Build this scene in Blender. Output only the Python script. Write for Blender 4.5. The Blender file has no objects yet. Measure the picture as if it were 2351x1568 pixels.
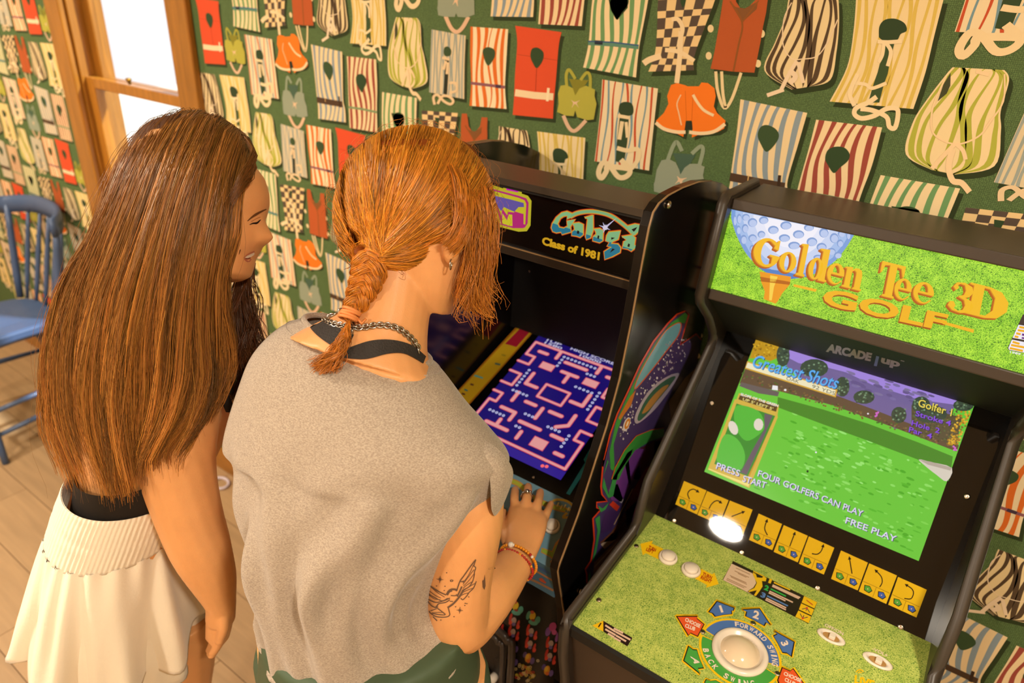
import bpy, bmesh, math, random
import numpy as np
from mathutils import Vector, Matrix
from mathutils.geometry import tessellate_polygon

random.seed(7); RNG = np.random.default_rng(7)
scn = bpy.context.scene
COL = scn.collection

# ------------------------------------------------------------------ camera
IW, IH = 2351.0, 1568.0
FPX = 1554.85
CAM = np.array([1.9063, -1.2357, 1.806])
ROT = np.array([[0.81560856, 0.57567774, 0.05811907],
                [0.30195946, -0.33781013, -0.89146217],
                [-0.49356172, 0.74463377, -0.44935218]])   # rows: right, down, forward
cd = bpy.data.cameras.new('camera'); cam = bpy.data.objects.new('camera', cd); COL.objects.link(cam)
cd.sensor_width = 36.0; cd.lens = FPX / IW * 36.0; cd.clip_start = 0.02; cd.clip_end = 100
m = Matrix.Identity(4)
for r in range(3):
    m[r][0] = ROT[0][r]; m[r][1] = -ROT[1][r]; m[r][2] = -ROT[2][r]; m[r][3] = CAM[r]
cam.matrix_world = m
cd.dof.use_dof = True; cd.dof.focus_distance = 0.92; cd.dof.aperture_fstop = 3.8
scn.camera = cam

# ------------------------------------------------------------------ exposure, sky, lamps
scn.view_settings.view_transform = 'Standard'; scn.view_settings.look = 'None'
scn.view_settings.exposure = 0.0; scn.view_settings.gamma = 1.0; scn.view_settings.use_curve_mapping = False
w = bpy.data.worlds.new('sky'); scn.world = w; w.use_nodes = True
bg = w.node_tree.nodes['Background']; bg.inputs[0].default_value = (0.92, 0.95, 1.0, 1); bg.inputs[1].default_value = 1.25
sd_ = bpy.data.lights.new('sun', 'SUN'); sd_.energy = 9.0; sd_.angle = 0.06; sd_.color = (0.93, 0.97, 1.0)
sun = bpy.data.objects.new('sun', sd_); COL.objects.link(sun); sun.rotation_euler = Vector((-0.62, -0.34, -0.62)).to_track_quat('-Z', 'Y').to_euler()
LAMP_POWER = 32.0
LAMP_COL = (1.0, 0.87, 0.70)
CEIL = 2.52

# ------------------------------------------------------------------ pixel -> place helpers (a pixel gives a direction, the surface gives the distance)
def ray(x, y): return ROT.T @ np.array([(x - IW/2)/FPX, (y - IH/2)/FPX, 1.0])
def atd(x, y, D): return CAM + ray(x, y)*D
def aty(x, y, Y):
    d = ray(x, y); return CAM + d*(Y-CAM[1])/d[1]
def atx(x, y, X):
    d = ray(x, y); return CAM + d*(X-CAM[0])/d[0]
def atz(x, y, Z):
    d = ray(x, y); return CAM + d*(Z-CAM[2])/d[2]
def proj(p):
    q = ROT @ (np.asarray(p, float)-CAM); return np.array([FPX*q[0]/q[2]+IW/2, FPX*q[1]/q[2]+IH/2])
class Plane:
    def __init__(s, P, n): s.P = np.array(P, float); s.n = np.array(n, float)/np.linalg.norm(n)
    def __call__(s, x, y):
        d = ray(x, y); return CAM + d*(((s.P-CAM) @ s.n)/(d @ s.n))
def crop(ox, oy, sc):
    return lambda pts: [(ox+p[0]/sc, oy+p[1]/sc) for p in pts]

# ------------------------------------------------------------------ materials
def lin(c):
    if isinstance(c, str):
        c = c.lstrip('#'); c = [int(c[i:i+2], 16)/255 for i in (0, 2, 4)]
    return [x/12.92 if x <= 0.04045 else ((x+0.055)/1.055)**2.4 for x in c[:3]]
MATS = {}
def mat(name, col='#888888', rough=0.5, metal=0.0, spec=0.5, coat=0.0, emit=None, estr=1.0, var=0.0, vscale=20.0, bump=0.0, bscale=60.0, sss=0.0, sheen=0.0, trans=0.0):
    if name in MATS: return MATS[name]
    m = bpy.data.materials.new(name); m.use_nodes = True; nt = m.node_tree; b = nt.nodes['Principled BSDF']
    c = lin(col); b.inputs['Base Color'].default_value = (*c, 1); b.inputs['Roughness'].default_value = rough
    b.inputs['Metallic'].default_value = metal; b.inputs['Specular IOR Level'].default_value = spec
    b.inputs['Coat Weight'].default_value = coat; b.inputs['Coat Roughness'].default_value = 0.08
    if sss: b.inputs['Subsurface Weight'].default_value = sss; b.inputs['Subsurface Radius'].default_value = (0.012, 0.005, 0.003); b.inputs['Subsurface Scale'].default_value = 0.6
    if sheen: b.inputs['Sheen Weight'].default_value = sheen
    if trans: b.inputs['Transmission Weight'].default_value = trans
    if emit: b.inputs['Emission Color'].default_value = (*lin(emit), 1); b.inputs['Emission Strength'].default_value = estr
    if var or bump:
        tc = nt.nodes.new('ShaderNodeTexCoord')
    if var:
        n = nt.nodes.new('ShaderNodeTexNoise'); n.inputs['Scale'].default_value = vscale; n.inputs['Detail'].default_value = 4
        nt.links.new(tc.outputs['Object'], n.inputs['Vector'])
        mx = nt.nodes.new('ShaderNodeMix'); mx.data_type = 'RGBA'
        mx.inputs[6].default_value = (*[x*(1-var) for x in c], 1); mx.inputs[7].default_value = (*[min(1, x*(1+var)) for x in c], 1)
        nt.links.new(n.outputs['Fac'], mx.inputs[0]); nt.links.new(mx.outputs[2], b.inputs['Base Color'])
    if bump:
        n2 = nt.nodes.new('ShaderNodeTexNoise'); n2.inputs['Scale'].default_value = bscale; n2.inputs['Detail'].default_value = 3
        nt.links.new(tc.outputs['Object'], n2.inputs['Vector'])
        bp = nt.nodes.new('ShaderNodeBump'); bp.inputs['Strength'].default_value = bump; bp.inputs['Distance'].default_value = 0.002
        nt.links.new(n2.outputs['Fac'], bp.inputs['Height']); nt.links.new(bp.outputs['Normal'], b.inputs['Normal'])
    MATS[name] = m; return m
def vc_mat(name, rough=0.5, spec=0.4, estr=0.0, coat=0.0):
    """flat print: colours come from the printed shapes (one colour per shape)"""
    if name in MATS: return MATS[name]
    m = bpy.data.materials.new(name); m.use_nodes = True; nt = m.node_tree; b = nt.nodes['Principled BSDF']
    a = nt.nodes.new('ShaderNodeAttribute'); a.attribute_name = 'ink'
    b.inputs['Roughness'].default_value = rough; b.inputs['Specular IOR Level'].default_value = spec; b.inputs['Coat Weight'].default_value = coat
    b.inputs['Coat Roughness'].default_value = 0.05
    if estr:
        b.inputs['Base Color'].default_value = (0.01, 0.01, 0.01, 1)
        nt.links.new(a.outputs['Color'], b.inputs['Emission Color']); b.inputs['Emission Strength'].default_value = estr
    else: nt.links.new(a.outputs['Color'], b.inputs['Base Color'])
    MATS[name] = m; return m
def grass_mat(name, c0, c1, c2, scale, emit=0.0):
    m = bpy.data.materials.new(name); m.use_nodes = True; nt = m.node_tree; b = nt.nodes['Principled BSDF']
    tc = nt.nodes.new('ShaderNodeTexCoord')
    n1 = nt.nodes.new('ShaderNodeTexNoise'); n1.inputs['Scale'].default_value = scale; n1.inputs['Detail'].default_value = 3; n1.inputs['Distortion'].default_value = 2.5
    n2 = nt.nodes.new('ShaderNodeTexVoronoi'); n2.inputs['Scale'].default_value = scale*0.8; n2.feature = 'DISTANCE_TO_EDGE'
    n3 = nt.nodes.new('ShaderNodeTexNoise'); n3.inputs['Scale'].default_value = scale*0.12
    wv = nt.nodes.new('ShaderNodeVectorMath'); wv.operation = 'MULTIPLY_ADD'; wv.inputs[1].default_value = (0.006,)*3
    for n in (n1, n3): nt.links.new(tc.outputs['Object'], n.inputs['Vector'])
    nt.links.new(n1.outputs['Color'], wv.inputs[0]); nt.links.new(tc.outputs['Object'], wv.inputs[2]); nt.links.new(wv.outputs[0], n2.inputs['Vector'])
    ad = nt.nodes.new('ShaderNodeMath'); ad.operation = 'MULTIPLY_ADD'; ad.inputs[1].default_value = -1.1
    nt.links.new(n2.outputs['Distance'], ad.inputs[0]); nt.links.new(n1.outputs['Fac'], ad.inputs[2])
    ad2 = nt.nodes.new('ShaderNodeMath'); ad2.operation = 'MULTIPLY_ADD'; ad2.inputs[1].default_value = 0.35
    nt.links.new(n3.outputs['Fac'], ad2.inputs[0]); nt.links.new(ad.outputs[0], ad2.inputs[2])
    cr = nt.nodes.new('ShaderNodeValToRGB'); e = cr.color_ramp.elements
    e[0].position = 0.30; e[0].color = (*lin(c0), 1); e[1].position = 0.72; e[1].color = (*lin(c2), 1)
    k = e.new(0.5); k.color = (*lin(c1), 1)
    nt.links.new(ad2.outputs[0], cr.inputs['Fac'])
    b.inputs['Roughness'].default_value = 0.4
    if emit:
        b.inputs['Base Color'].default_value = (0.01, 0.01, 0.01, 1)
        nt.links.new(cr.outputs['Color'], b.inputs['Emission Color']); b.inputs['Emission Strength'].default_value = emit
    else: nt.links.new(cr.outputs['Color'], b.inputs['Base Color'])
    return m

# ------------------------------------------------------------------ object helpers
ORG = {}
def org(o): return ORG[o.name] if o is not None else np.zeros(3)
def tag(o, label=None, cat=None, group=None, kind=None):
    if label: o['label'] = label
    if cat: o['category'] = cat
    if group: o['group'] = group
    if kind: o['kind'] = kind
    return o
def empty(name, loc, label=None, cat=None, group=None, kind=None):
    o = bpy.data.objects.new(name, None); o.empty_display_size = 0.1; COL.objects.link(o); o.location = loc
    ORG[o.name] = np.array(loc, float); return tag(o, label, cat, group, kind)
def mesh(name, V, F, material=None, parent=None, smooth=False, mats=None, fmat=None, bevel=0.0, loc=None):
    """V in world coordinates; the object sits at its parent's origin (or at loc)"""
    V = np.asarray(V, float).reshape(-1, 3)
    o0 = org(parent) if parent is not None else (np.array(loc, float) if loc is not None else np.zeros(3))
    me = bpy.data.meshes.new(name); me.from_pydata((V-o0).tolist(), [], [tuple(map(int, f)) for f in F])
    o = bpy.data.objects.new(name, me); COL.objects.link(o)
    if parent is not None: o.parent = parent
    elif loc is not None: o.location = loc
    ORG[o.name] = o0
    for mm in (mats or ([material] if material else [])): me.materials.append(mm)
    if fmat is not None: me.polygons.foreach_set('material_index', np.asarray(fmat, np.int32))
    if smooth: me.polygons.foreach_set('use_smooth', np.ones(len(me.polygons), bool))
    if bevel:
        b = o.modifiers.new('bevel', 'BEVEL'); b.width = bevel; b.segments = 2; b.limit_method = 'ANGLE'; b.angle_limit = 0.7
    me.update(); return o
class MB:
    """collects shapes that make up ONE part"""
    def __init__(s): s.V = []; s.F = []
    def add(s, V, F):
        k = len(s.V); s.V += [tuple(map(float, v)) for v in V]; s.F += [tuple(i+k for i in f) for f in F]; return s
    def box(s, a, b):
        (x0, y0, z0), (x1, y1, z1) = a, b
        V = [(x0,y0,z0),(x1,y0,z0),(x1,y1,z0),(x0,y1,z0),(x0,y0,z1),(x1,y0,z1),(x1,y1,z1),(x0,y1,z1)]
        return s.add(V, [(0,3,2,1),(4,5,6,7),(0,1,5,4),(1,2,6,5),(2,3,7,6),(3,0,4,7)])
    def prism(s, prof, x0, x1):
        n = len(prof); V = [(x0, p[0], p[1]) for p in prof]+[(x1, p[0], p[1]) for p in prof]
        tri = tessellate_polygon([[Vector((p[0], p[1], 0)) for p in prof]])
        F = [tuple(t) for t in tri]+[tuple(n+i for i in reversed(t)) for t in tri]
        F += [(i, (i+1) % n, n+(i+1) % n, n+i) for i in range(n)]
        return s.add(V, F)
    def tube(s, path, rad, n=8, cap=True, up=None):
        P = np.asarray(path, float); k = len(P); r = np.broadcast_to(np.asarray(rad, float), (k,))
        T = np.gradient(P, axis=0); T /= np.linalg.norm(T, axis=1)[:, None]+1e-12
        u = np.array(up if up is not None else (0.31, 0.17, 0.93), float)
        V = []
        for i in range(k):
            a = np.cross(T[i], u)
            if np.linalg.norm(a) < 1e-3: a = np.cross(T[i], (1, 0.2, 0))
            a /= np.linalg.norm(a); b = np.cross(T[i], a)
            for j in range(n):
                t = 2*math.pi*j/n; V.append(P[i]+r[i]*(a*math.cos(t)+b*math.sin(t)))
        F = [(i*n+j, i*n+(j+1) % n, (i+1)*n+(j+1) % n, (i+1)*n+j) for i in range(k-1) for j in range(n)]
        if cap: F += [tuple(reversed(range(n))), tuple((k-1)*n+j for j in range(n))]
        return s.add(V, F)
    def lathe(s, prof, O, axis, n=24, ecc=1.0, ux=None):
        """prof: (radius, height) list along axis from O; ecc stretches along ux"""
        A = np.array(axis, float); A /= np.linalg.norm(A)
        u = np.array(ux if ux is not None else np.cross(A, (0.3, 0.9, 0.31)), float); u -= A*(u @ A); u /= np.linalg.norm(u); v = np.cross(A, u)
        V = []
        for (r, h) in prof:
            for j in range(n):
                t = 2*math.pi*j/n; V.append(np.array(O)+A*h+r*(u*math.cos(t)*ecc+v*math.sin(t)))
        k = len(prof); F = [(i*n+j, i*n+(j+1) % n, (i+1)*n+(j+1) % n, (i+1)*n+j) for i in range(k-1) for j in range(n)]
        F += [tuple(reversed(range(n))), tuple((k-1)*n+j for j in range(n))]
        return s.add(V, F)
    def build(s, name, material=None, parent=None, smooth=False, bevel=0.0, **k): return mesh(name, s.V, s.F, material, parent, smooth, bevel=bevel, **k)

# ------------------------------------------------------------------ flat print collector
TXT = {}
def text_tris(s, bold=0.0, font_shear=0.0):
    key = (s, bold, font_shear)
    if key in TXT: return TXT[key]
    c = bpy.data.curves.new('lettering', 'FONT'); c.body = s; c.offset = bold; c.shear = font_shear; c.resolution_u = 3
    o = bpy.data.objects.new('lettering', c); COL.objects.link(o)
    dg = bpy.context.evaluated_depsgraph_get(); me = o.evaluated_get(dg).to_mesh(); me.calc_loop_triangles()
    V = np.array([v.co[:2] for v in me.vertices]); T = [tuple(t.vertices) for t in me.loop_triangles]
    o.evaluated_get(dg).to_mesh_clear(); bpy.data.objects.remove(o); bpy.data.curves.remove(c)
    if len(V):
        lo, hi = V.min(0), V.max(0); V = (V-[lo[0], 0])/[max(1e-6, hi[0]-lo[0]), 0.729]
    TXT[key] = (V, T); return TXT[key]
class Art:
    """print on one surface: every shape is given by pixels of the photograph and lands on that surface"""
    def __init__(s, surf, n, eps=0.00012): s.surf = surf; s.n = np.array(n, float); s.eps = eps; s.V = []; s.F = []; s.C = []
    def tri3(s, P3, tris, colr, layer):
        k = len(s.V); s.V += [tuple(p+s.n*s.eps*(layer+1)) for p in P3]
        c = colr if isinstance(colr[0], (list, tuple)) else None
        cl = None if c else lin(colr)
        for t in tris:
            s.F.append(tuple(i+k for i in t)); s.C.append(cl if cl is not None else None)
        return s
    def poly(s, pts, colr, layer=0, holes=None):
        loops = [pts]+(holes or []); flat = [p for l in loops for p in l]
        tri = tessellate_polygon([[Vector((p[0], p[1], 0)) for p in l] for l in loops])
        return s.tri3([s.surf(*p) for p in flat], tri, colr, layer)
    def line(s, pts, wd, colr, layer=1, closed=False):
        P = np.asarray(pts, float)
        if closed: P = np.vstack([P, P[:1]])
        W = np.broadcast_to(np.asarray(wd, float), (len(P),))
        T = np.gradient(P, axis=0); T /= np.linalg.norm(T, axis=1)[:, None]+1e-9
        N = np.stack([-T[:, 1], T[:, 0]], 1); L = P+N*W[:, None]/2; R = P-N*W[:, None]/2
        k = len(P); tri = []
        for i in range(k-1): tri += [(i, i+1, k+i), (i+1, k+i+1, k+i)]
        return s.tri3([s.surf(*p) for p in np.vstack([L, R])], tri, colr, layer)
    def disc(s, c, rx, ry, colr, layer=1, n=16, ang=0.0, hole=0.0):
        ca, sa = math.cos(ang), math.sin(ang)
        ring = lambda k: [(c[0]+k*(rx*math.cos(t)*ca-ry*math.sin(t)*sa), c[1]+k*(rx*math.cos(t)*sa+ry*math.sin(t)*ca)) for t in [2*math.pi*i/n for i in range(n)]]
        return s.poly(ring(1), colr, layer, [ring(hole)] if hole else None)
    def text(s, st, p0, p1, h, colr, layer=2, bold=0.02, up=None, shear=0.0):
        """baseline from p0 to p1 (pixels); h: cap height in pixels; up: pixel direction of the letters' upright"""
        V, T = text_tris(st, bold, shear)
        if not len(V): return s
        p0 = np.array(p0, float); p1 = np.array(p1, float); e = p1-p0
        u = np.array(up if up is not None else (e[1], -e[0]), float); u = u/np.linalg.norm(u)*h
        pts = p0+V[:, :1]*e+V[:, 1:]*u
        return s.tri3([s.surf(*p) for p in pts], T, colr, layer)
    def build(s, name, material, parent):
        o = mesh(name, s.V, s.F, material, parent)
        a = o.data.attributes.new('ink', 'FLOAT_COLOR', 'CORNER')
        cols = np.repeat(np.array([[*c, 1.0] for c in s.C], np.float32), [len(f) for f in s.F], axis=0)
        a.data.foreach_set('color', cols.ravel()); return o
def smooth_path(P, n=8, closed=False):
    P = np.asarray(P, float); k = len(P); out = []
    rng = range(k if closed else k-1)
    for i in rng:
        p0 = P[(i-1) % k] if (closed or i > 0) else P[0]; p1 = P[i]; p2 = P[(i+1) % k]; p3 = P[(i+2) % k] if (closed or i+2 < k) else P[-1]
        for t in np.arange(n)/n:
            out.append(0.5*((2*p1)+(-p0+p2)*t+(2*p0-5*p1+4*p2-p3)*t*t+(-p0+3*p1-3*p2+p3)*t**3))
    if not closed: out.append(P[-1])
    return np.array(out)
def sp(pts, n=5, closed=True): return [tuple(p) for p in smooth_path(pts, n, closed)]
# ================================================================== ROOM
XL_, XR_, YF_ = -2.75, 3.3, -3.6
def wall_mat(name, col, var, bump):
    m = bpy.data.materials.new(name); m.use_nodes = True; nt = m.node_tree; b = nt.nodes['Principled BSDF']
    tc = nt.nodes.new('ShaderNodeTexCoord'); c = lin(col)
    outs = []
    for ax in ('X', 'Z'):
        wv = nt.nodes.new('ShaderNodeTexWave'); wv.wave_type = 'BANDS'; wv.bands_direction = ax
        wv.inputs['Scale'].default_value = 120; wv.inputs['Distortion'].default_value = 6; wv.inputs['Detail'].default_value = 2; wv.inputs['Detail Scale'].default_value = 3
        nt.links.new(tc.outputs['Object'], wv.inputs['Vector']); outs.append(wv.outputs['Fac'])
    mu = nt.nodes.new('ShaderNodeMath'); mu.operation = 'MULTIPLY'; nt.links.new(outs[0], mu.inputs[0]); nt.links.new(outs[1], mu.inputs[1])
    mx = nt.nodes.new('ShaderNodeMix'); mx.data_type = 'RGBA'
    mx.inputs[6].default_value = (*[x*(1-var) for x in c], 1); mx.inputs[7].default_value = (*[x*(1+var) for x in c], 1)
    nt.links.new(mu.outputs[0], mx.inputs[0]); nt.links.new(mx.outputs[2], b.inputs['Base Color'])
    b.inputs['Roughness'].default_value = 0.75; b.inputs['Specular IOR Level'].default_value = 0.25
    return m
M_PAPER = wall_mat('green_linen_wallpaper', '#5b7444', 0.38, 0.1)
M_CREAM = mat('cream_wall_paint', '#d8c3a0', 0.8, var=0.04, vscale=6)
M_CEIL = mat('ceiling_paint', '#e6dccb', 0.85, var=0.03, vscale=5)
WX0, WX1, WZ0, WZ1 = -0.845, -0.182, 0.60, 2.20      # window opening
mb = MB()
mb.box((XL_, 0, 0), (WX0, 0.12, CEIL)); mb.box((WX1, 0, 0), (XR_, 0.12, CEIL))
mb.box((WX0, 0, 0), (WX1, 0.12, WZ0)); mb.box((WX0, 0, WZ1), (WX1, 0.12, CEIL))
wall_back = mb.build('wall_back', M_PAPER); tag(wall_back, 'green linen wallpaper wall printed with rows of vintage life vests', kind='structure')
wl = MB().box((XL_-0.1, YF_, 0), (XL_, 0.12, CEIL)).build('wall_left', M_CREAM); tag(wl, 'plain cream painted side wall of the room', kind='structure')
wr = MB().box((XR_, YF_, 0), (XR_+0.1, 0.12, CEIL)).build('wall_right', M_CREAM); tag(wr, 'plain cream painted wall at the arcade end', kind='structure')
wf = MB().box((XL_-0.1, YF_-0.1, 0), (XR_+0.1, YF_, CEIL)).build('wall_front', M_CREAM); tag(wf, 'plain cream painted wall facing the papered wall', kind='structure')
ce = MB().box((XL_-0.1, YF_-0.1, CEIL), (XR_+0.1, 0.12, CEIL+0.08)).build('ceiling', M_CEIL); tag(ce, 'flat off-white ceiling above the arcade cabinets', kind='structure')

# floor: subfloor and separate planks
fl = MB().box((XL_-0.1, YF_-0.1, -0.08), (XR_+0.1, 0.12, -0.003)).build('floor', mat('floor_joint', '#5f4326', 0.8))
tag(fl, 'warm tan wooden plank floor', kind='structure')
def wood_mat(name, col, var, rough=0.45, stretch=(2, 30, 30), spec=0.5):
    m = bpy.data.materials.new(name); m.use_nodes = True; nt = m.node_tree; b = nt.nodes['Principled BSDF']; c = lin(col)
    tc = nt.nodes.new('ShaderNodeTexCoord'); mp = nt.nodes.new('ShaderNodeMapping'); mp.inputs['Scale'].default_value = stretch
    oi = nt.nodes.new('ShaderNodeObjectInfo'); av = nt.nodes.new('ShaderNodeVectorMath'); av.operation = 'ADD'
    sc = nt.nodes.new('ShaderNodeVectorMath'); sc.operation = 'SCALE'; sc.inputs['Scale'].default_value = 40
    cb = nt.nodes.new('ShaderNodeCombineXYZ'); nt.links.new(oi.outputs['Random'], cb.inputs[0]); nt.links.new(oi.outputs['Random'], cb.inputs[1])
    nt.links.new(cb.outputs[0], sc.inputs[0]); nt.links.new(tc.outputs['Object'], mp.inputs['Vector'])
    nt.links.new(mp.outputs[0], av.inputs[0]); nt.links.new(sc.outputs[0], av.inputs[1])
    n = nt.nodes.new('ShaderNodeTexNoise'); n.inputs['Scale'].default_value = 1.6; n.inputs['Detail'].default_value = 6; n.inputs['Distortion'].default_value = 0.6
    nt.links.new(av.outputs[0], n.inputs['Vector'])
    ad = nt.nodes.new('ShaderNodeMath'); ad.operation = 'MULTIPLY_ADD'; ad.inputs[1].default_value = 0.35; nt.links.new(oi.outputs['Random'], ad.inputs[0]); nt.links.new(n.outputs['Fac'], ad.inputs[2])
    cr = nt.nodes.new('ShaderNodeValToRGB'); e = cr.color_ramp.elements
    e[0].position = 0.35; e[0].color = (*[x*(1-var) for x in c], 1); e[1].position = 0.95; e[1].color = (*[min(1, x*(1+var)) for x in c], 1)
    nt.links.new(ad.outputs[0], cr.inputs['Fac']); nt.links.new(cr.outputs['Color'], b.inputs['Base Color'])
    b.inputs['Roughness'].default_value = rough; b.inputs['Specular IOR Level'].default_value = spec
    MATS[name] = m; return m
M_PLANK = wood_mat('tan_plank', '#a98a64', 0.16, 0.45, (2.2, 26, 26))
PW, PL = 0.185, 1.25; first = None; nrow = 0
yy = 0.0
while yy > -3.3:
    xs = XL_ - ((nrow*0.47) % 1.0)*PL
    while xs < 1.6:
        x0, x1 = max(xs, XL_), min(xs+PL-0.002, 3.3); xs += PL
        if x1-x0 < 0.05: continue
        if abs((x1-x0)-(PL-0.002)) < 1e-4 and first is not None:
            o = bpy.data.objects.new('plank', first.data); COL.objects.link(o); o.parent = fl; o.location = (x0, yy, 0)
        else:
            q = MB().box((0, -PW+0.0025, -0.004), (x1-x0, 0, 0)); o = q.build('plank', M_PLANK, bevel=0.0012); o.parent = fl; o.location = (x0, yy, 0)
            if abs((x1-x0)-(PL-0.002)) < 1e-4: first = o
    yy -= PW; nrow += 1
M_WOOD = wood_mat('golden_oak_trim', '#9a641f', 0.35, 0.3, (30, 30, 3))
M_WOODX = wood_mat('golden_oak_rail', '#9a641f', 0.35, 0.3, (3, 30, 30))
bb = MB().box((XL_, -0.016, 0), (WX0-0.1, 0, 0.11)); bb.box((WX0-0.1, -0.016, 0), (XR_, 0, 0.11))
tag(bb.build('baseboard_back', M_WOODX, bevel=0.004), 'golden oak baseboard under the papered wall', kind='structure')

# ------------------------------------------------------------------ window
win = empty('window_1', (0.5*(WX0+WX1), 0, WZ0), 'golden oak double-hung sash window with bright daylight behind', kind='structure')
for nm, a, b in (('casing', (WX0-0.1, -0.022, WZ0-0.06), (WX0+0.006, 0.0, WZ1+0.1)), ('casing', (WX1-0.006, -0.022, WZ0-0.06), (WX1+0.1, 0.0, WZ1+0.1))):
    MB().box(a, b).build(nm, M_WOOD, win, bevel=0.005)
MB().box((WX0-0.1, -0.024, WZ1-0.006), (WX1+0.1, 0.0, WZ1+0.11)).build('head_casing', M_WOODX, win, bevel=0.005)
MB().box((WX0-0.13, -0.07, WZ0-0.03), (WX1+0.13, 0.03, WZ0+0.004)).build('sill', M_WOODX, win, bevel=0.006)
MB().box((WX0, 0.0, WZ0), (WX0+0.018, 0.12, WZ1)).box((WX1-0.018, 0.0, WZ0), (WX1, 0.12, WZ1)).build('jamb', M_WOOD, win, bevel=0.002)
M_GLASS = bpy.data.materials.new('window_glass'); M_GLASS.use_nodes = True
nt = M_GLASS.node_tree; nt.nodes.remove(nt.nodes['Principled BSDF'])
gl = nt.nodes.new('ShaderNodeBsdfGlossy'); gl.inputs['Roughness'].default_value = 0.02; tr = nt.nodes.new('ShaderNodeBsdfTransparent'); tr.inputs[0].default_value = (0.97, 0.98, 0.98, 1)
mxs = nt.nodes.new('ShaderNodeMixShader'); mxs.inputs[0].default_value = 0.06; nt.links.new(tr.outputs[0], mxs.inputs[1]); nt.links.new(gl.outputs[0], mxs.inputs[2]); nt.links.new(mxs.outputs[0], nt.nodes['Material Output'].inputs[0])
RZ = 1.462
def sash(z0, z1, y0, nm):
    x0, x1 = WX0+0.018, WX1-0.018; t = 0.048
    mb = MB(); mb.box((x0, y0, z0), (x0+t, y0+0.034, z1)); mb.box((x1-t*0.45, y0, z0), (x1, y0+0.034, z1))
    mb.box((x0+t, y0, z0), (x1-t*0.45, y0+0.034, z0+0.036)); mb.box((x0+t, y0, z1-0.036), (x1-t*0.45, y0+0.034, z1))
    s_ = mb.build(nm, M_WOOD, win, bevel=0.004)
    MB().box((x0+t, y0+0.015, z0+0.036), (x1-t*0.45, y0+0.019, z1-0.036)).build('pane', M_GLASS, s_)
sash(WZ0+0.004, RZ+0.012, 0.012, 'lower_sash'); sash(RZ-0.024, WZ1, 0.05, 'upper_sash')
MB().tube([(-0.51, 0.006, RZ+0.02), (-0.51, -0.002, RZ+0.035), (-0.49, -0.004, RZ+0.036)], 0.006).build('sash_lock', mat('brass', '#b08d3c', 0.3, 1.0), win, smooth=True)
# outside: porch post and pale clapboard house far off
gr = MB().box((-14, 0.5, -0.5), (8, 30, -0.4)).build('outdoor_ground', mat('pale_gravel', '#cfcabd', 0.9, var=0.1, vscale=3)); tag(gr, 'pale sunlit ground outside the window', kind='structure')
pp = empty('porch_post', (-1.32, 0.95, -0.4), 'white square porch post outside the window', 'post')
MB().box((-1.38, 0.89, -0.4), (-1.26, 1.01, 2.6)).build('shaft', mat('white_paint', '#f2f0ea', 0.6), pp, bevel=0.004)
MB().box((-1.41, 0.86, -0.4), (-1.23, 1.04, -0.2)).build('base_block', mat('white_paint'), pp, bevel=0.006)
# ------------------------------------------------------------------ wallpaper print: fifteen garments on a half-drop lattice
HP = 1.105                                             # repeat width in metres (drop = HP/4, half-drop)
LAT = lambda i, j: np.array([i*0.5*HP, 0.0, -j*0.25*HP])
c1, c2, c3, c4 = crop(0, 0, 2.936), crop(440, 0, 2.936), crop(1000, 0, 3.357), crop(1651, 0, 3.357)
def wsurf(i=0, j=0): return lambda x, y: aty(x, y, -0.0004)-LAT(i, j)
M_PRINT = vc_mat('wallpaper_ink', 0.75, 0.2)
CREAM = '#e9cf9f'
def lerp(a, b, t): return a+(b-a)*t
def body(A, rows, base, stripes, layer=1, wob=0.006, checker=None):
    """rows: left/right wall points from top to bottom"""
    R = [(np.asarray(l, float), np.asarray(r, float)) for l, r in rows]
    N = 14; L = smooth_path([r[0] for r in R], 6); Q = smooth_path([r[1] for r in R], 6)
    n = len(L); outl = np.vstack([L, Q[::-1]]); cen = outl.mean(0)
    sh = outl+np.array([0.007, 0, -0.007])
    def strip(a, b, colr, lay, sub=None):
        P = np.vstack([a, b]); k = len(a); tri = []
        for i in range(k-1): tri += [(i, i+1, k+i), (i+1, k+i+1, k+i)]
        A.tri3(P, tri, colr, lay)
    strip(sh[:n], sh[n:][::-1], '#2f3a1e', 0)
    strip(L, Q, base, layer)
    vv = np.linspace(0, 1, n)[:, None]
    for (u0, u1, colr) in stripes:
        ph = u0*40
        w0 = wob*np.sin(vv*7+ph)*4*u0*(1-u0); w1 = wob*np.sin(vv*7+ph+0.3)*4*u1*(1-u1)
        d = (Q-L)/np.linalg.norm(Q-L, axis=1)[:, None]
        strip(lerp(L, Q, u0)+d*w0, lerp(L, Q, u1)+d*w1, colr, layer+1)
    if checker:
        nc, nr, colr = checker; idx = np.linspace(0, n-1, nr+1).astype(int)
        for r in range(nr):
            for c in range(nc):
                if (r+c) % 2 == 0:
                    a, b = idx[r], idx[r+1]; pts = [lerp(L[a], Q[a], c/nc), lerp(L[a], Q[a], (c+1)/nc), lerp(L[b], Q[b], (c+1)/nc), lerp(L[b], Q[b], c/nc)]
                    A.tri3(pts, [(0, 1, 2), (0, 2, 3)], colr, layer+1)
def even(n, colr, duty=0.5, phase=0.0): return [((k+phase)/n, (k+phase+duty)/n, colr) for k in range(n) if (k+phase+duty)/n <= 1.001]
def rws(A_surf, cr, lst): return [(A_surf(*cr([(a, b)])[0]), A_surf(*cr([(c, d)])[0])) for a, b, c, d in lst]
GREEN = '#41562f'
def new(i=0, j=0): return Art(wsurf(i, j), (0, -1, 0), eps=0.00016)
MOTIF = {}
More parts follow.
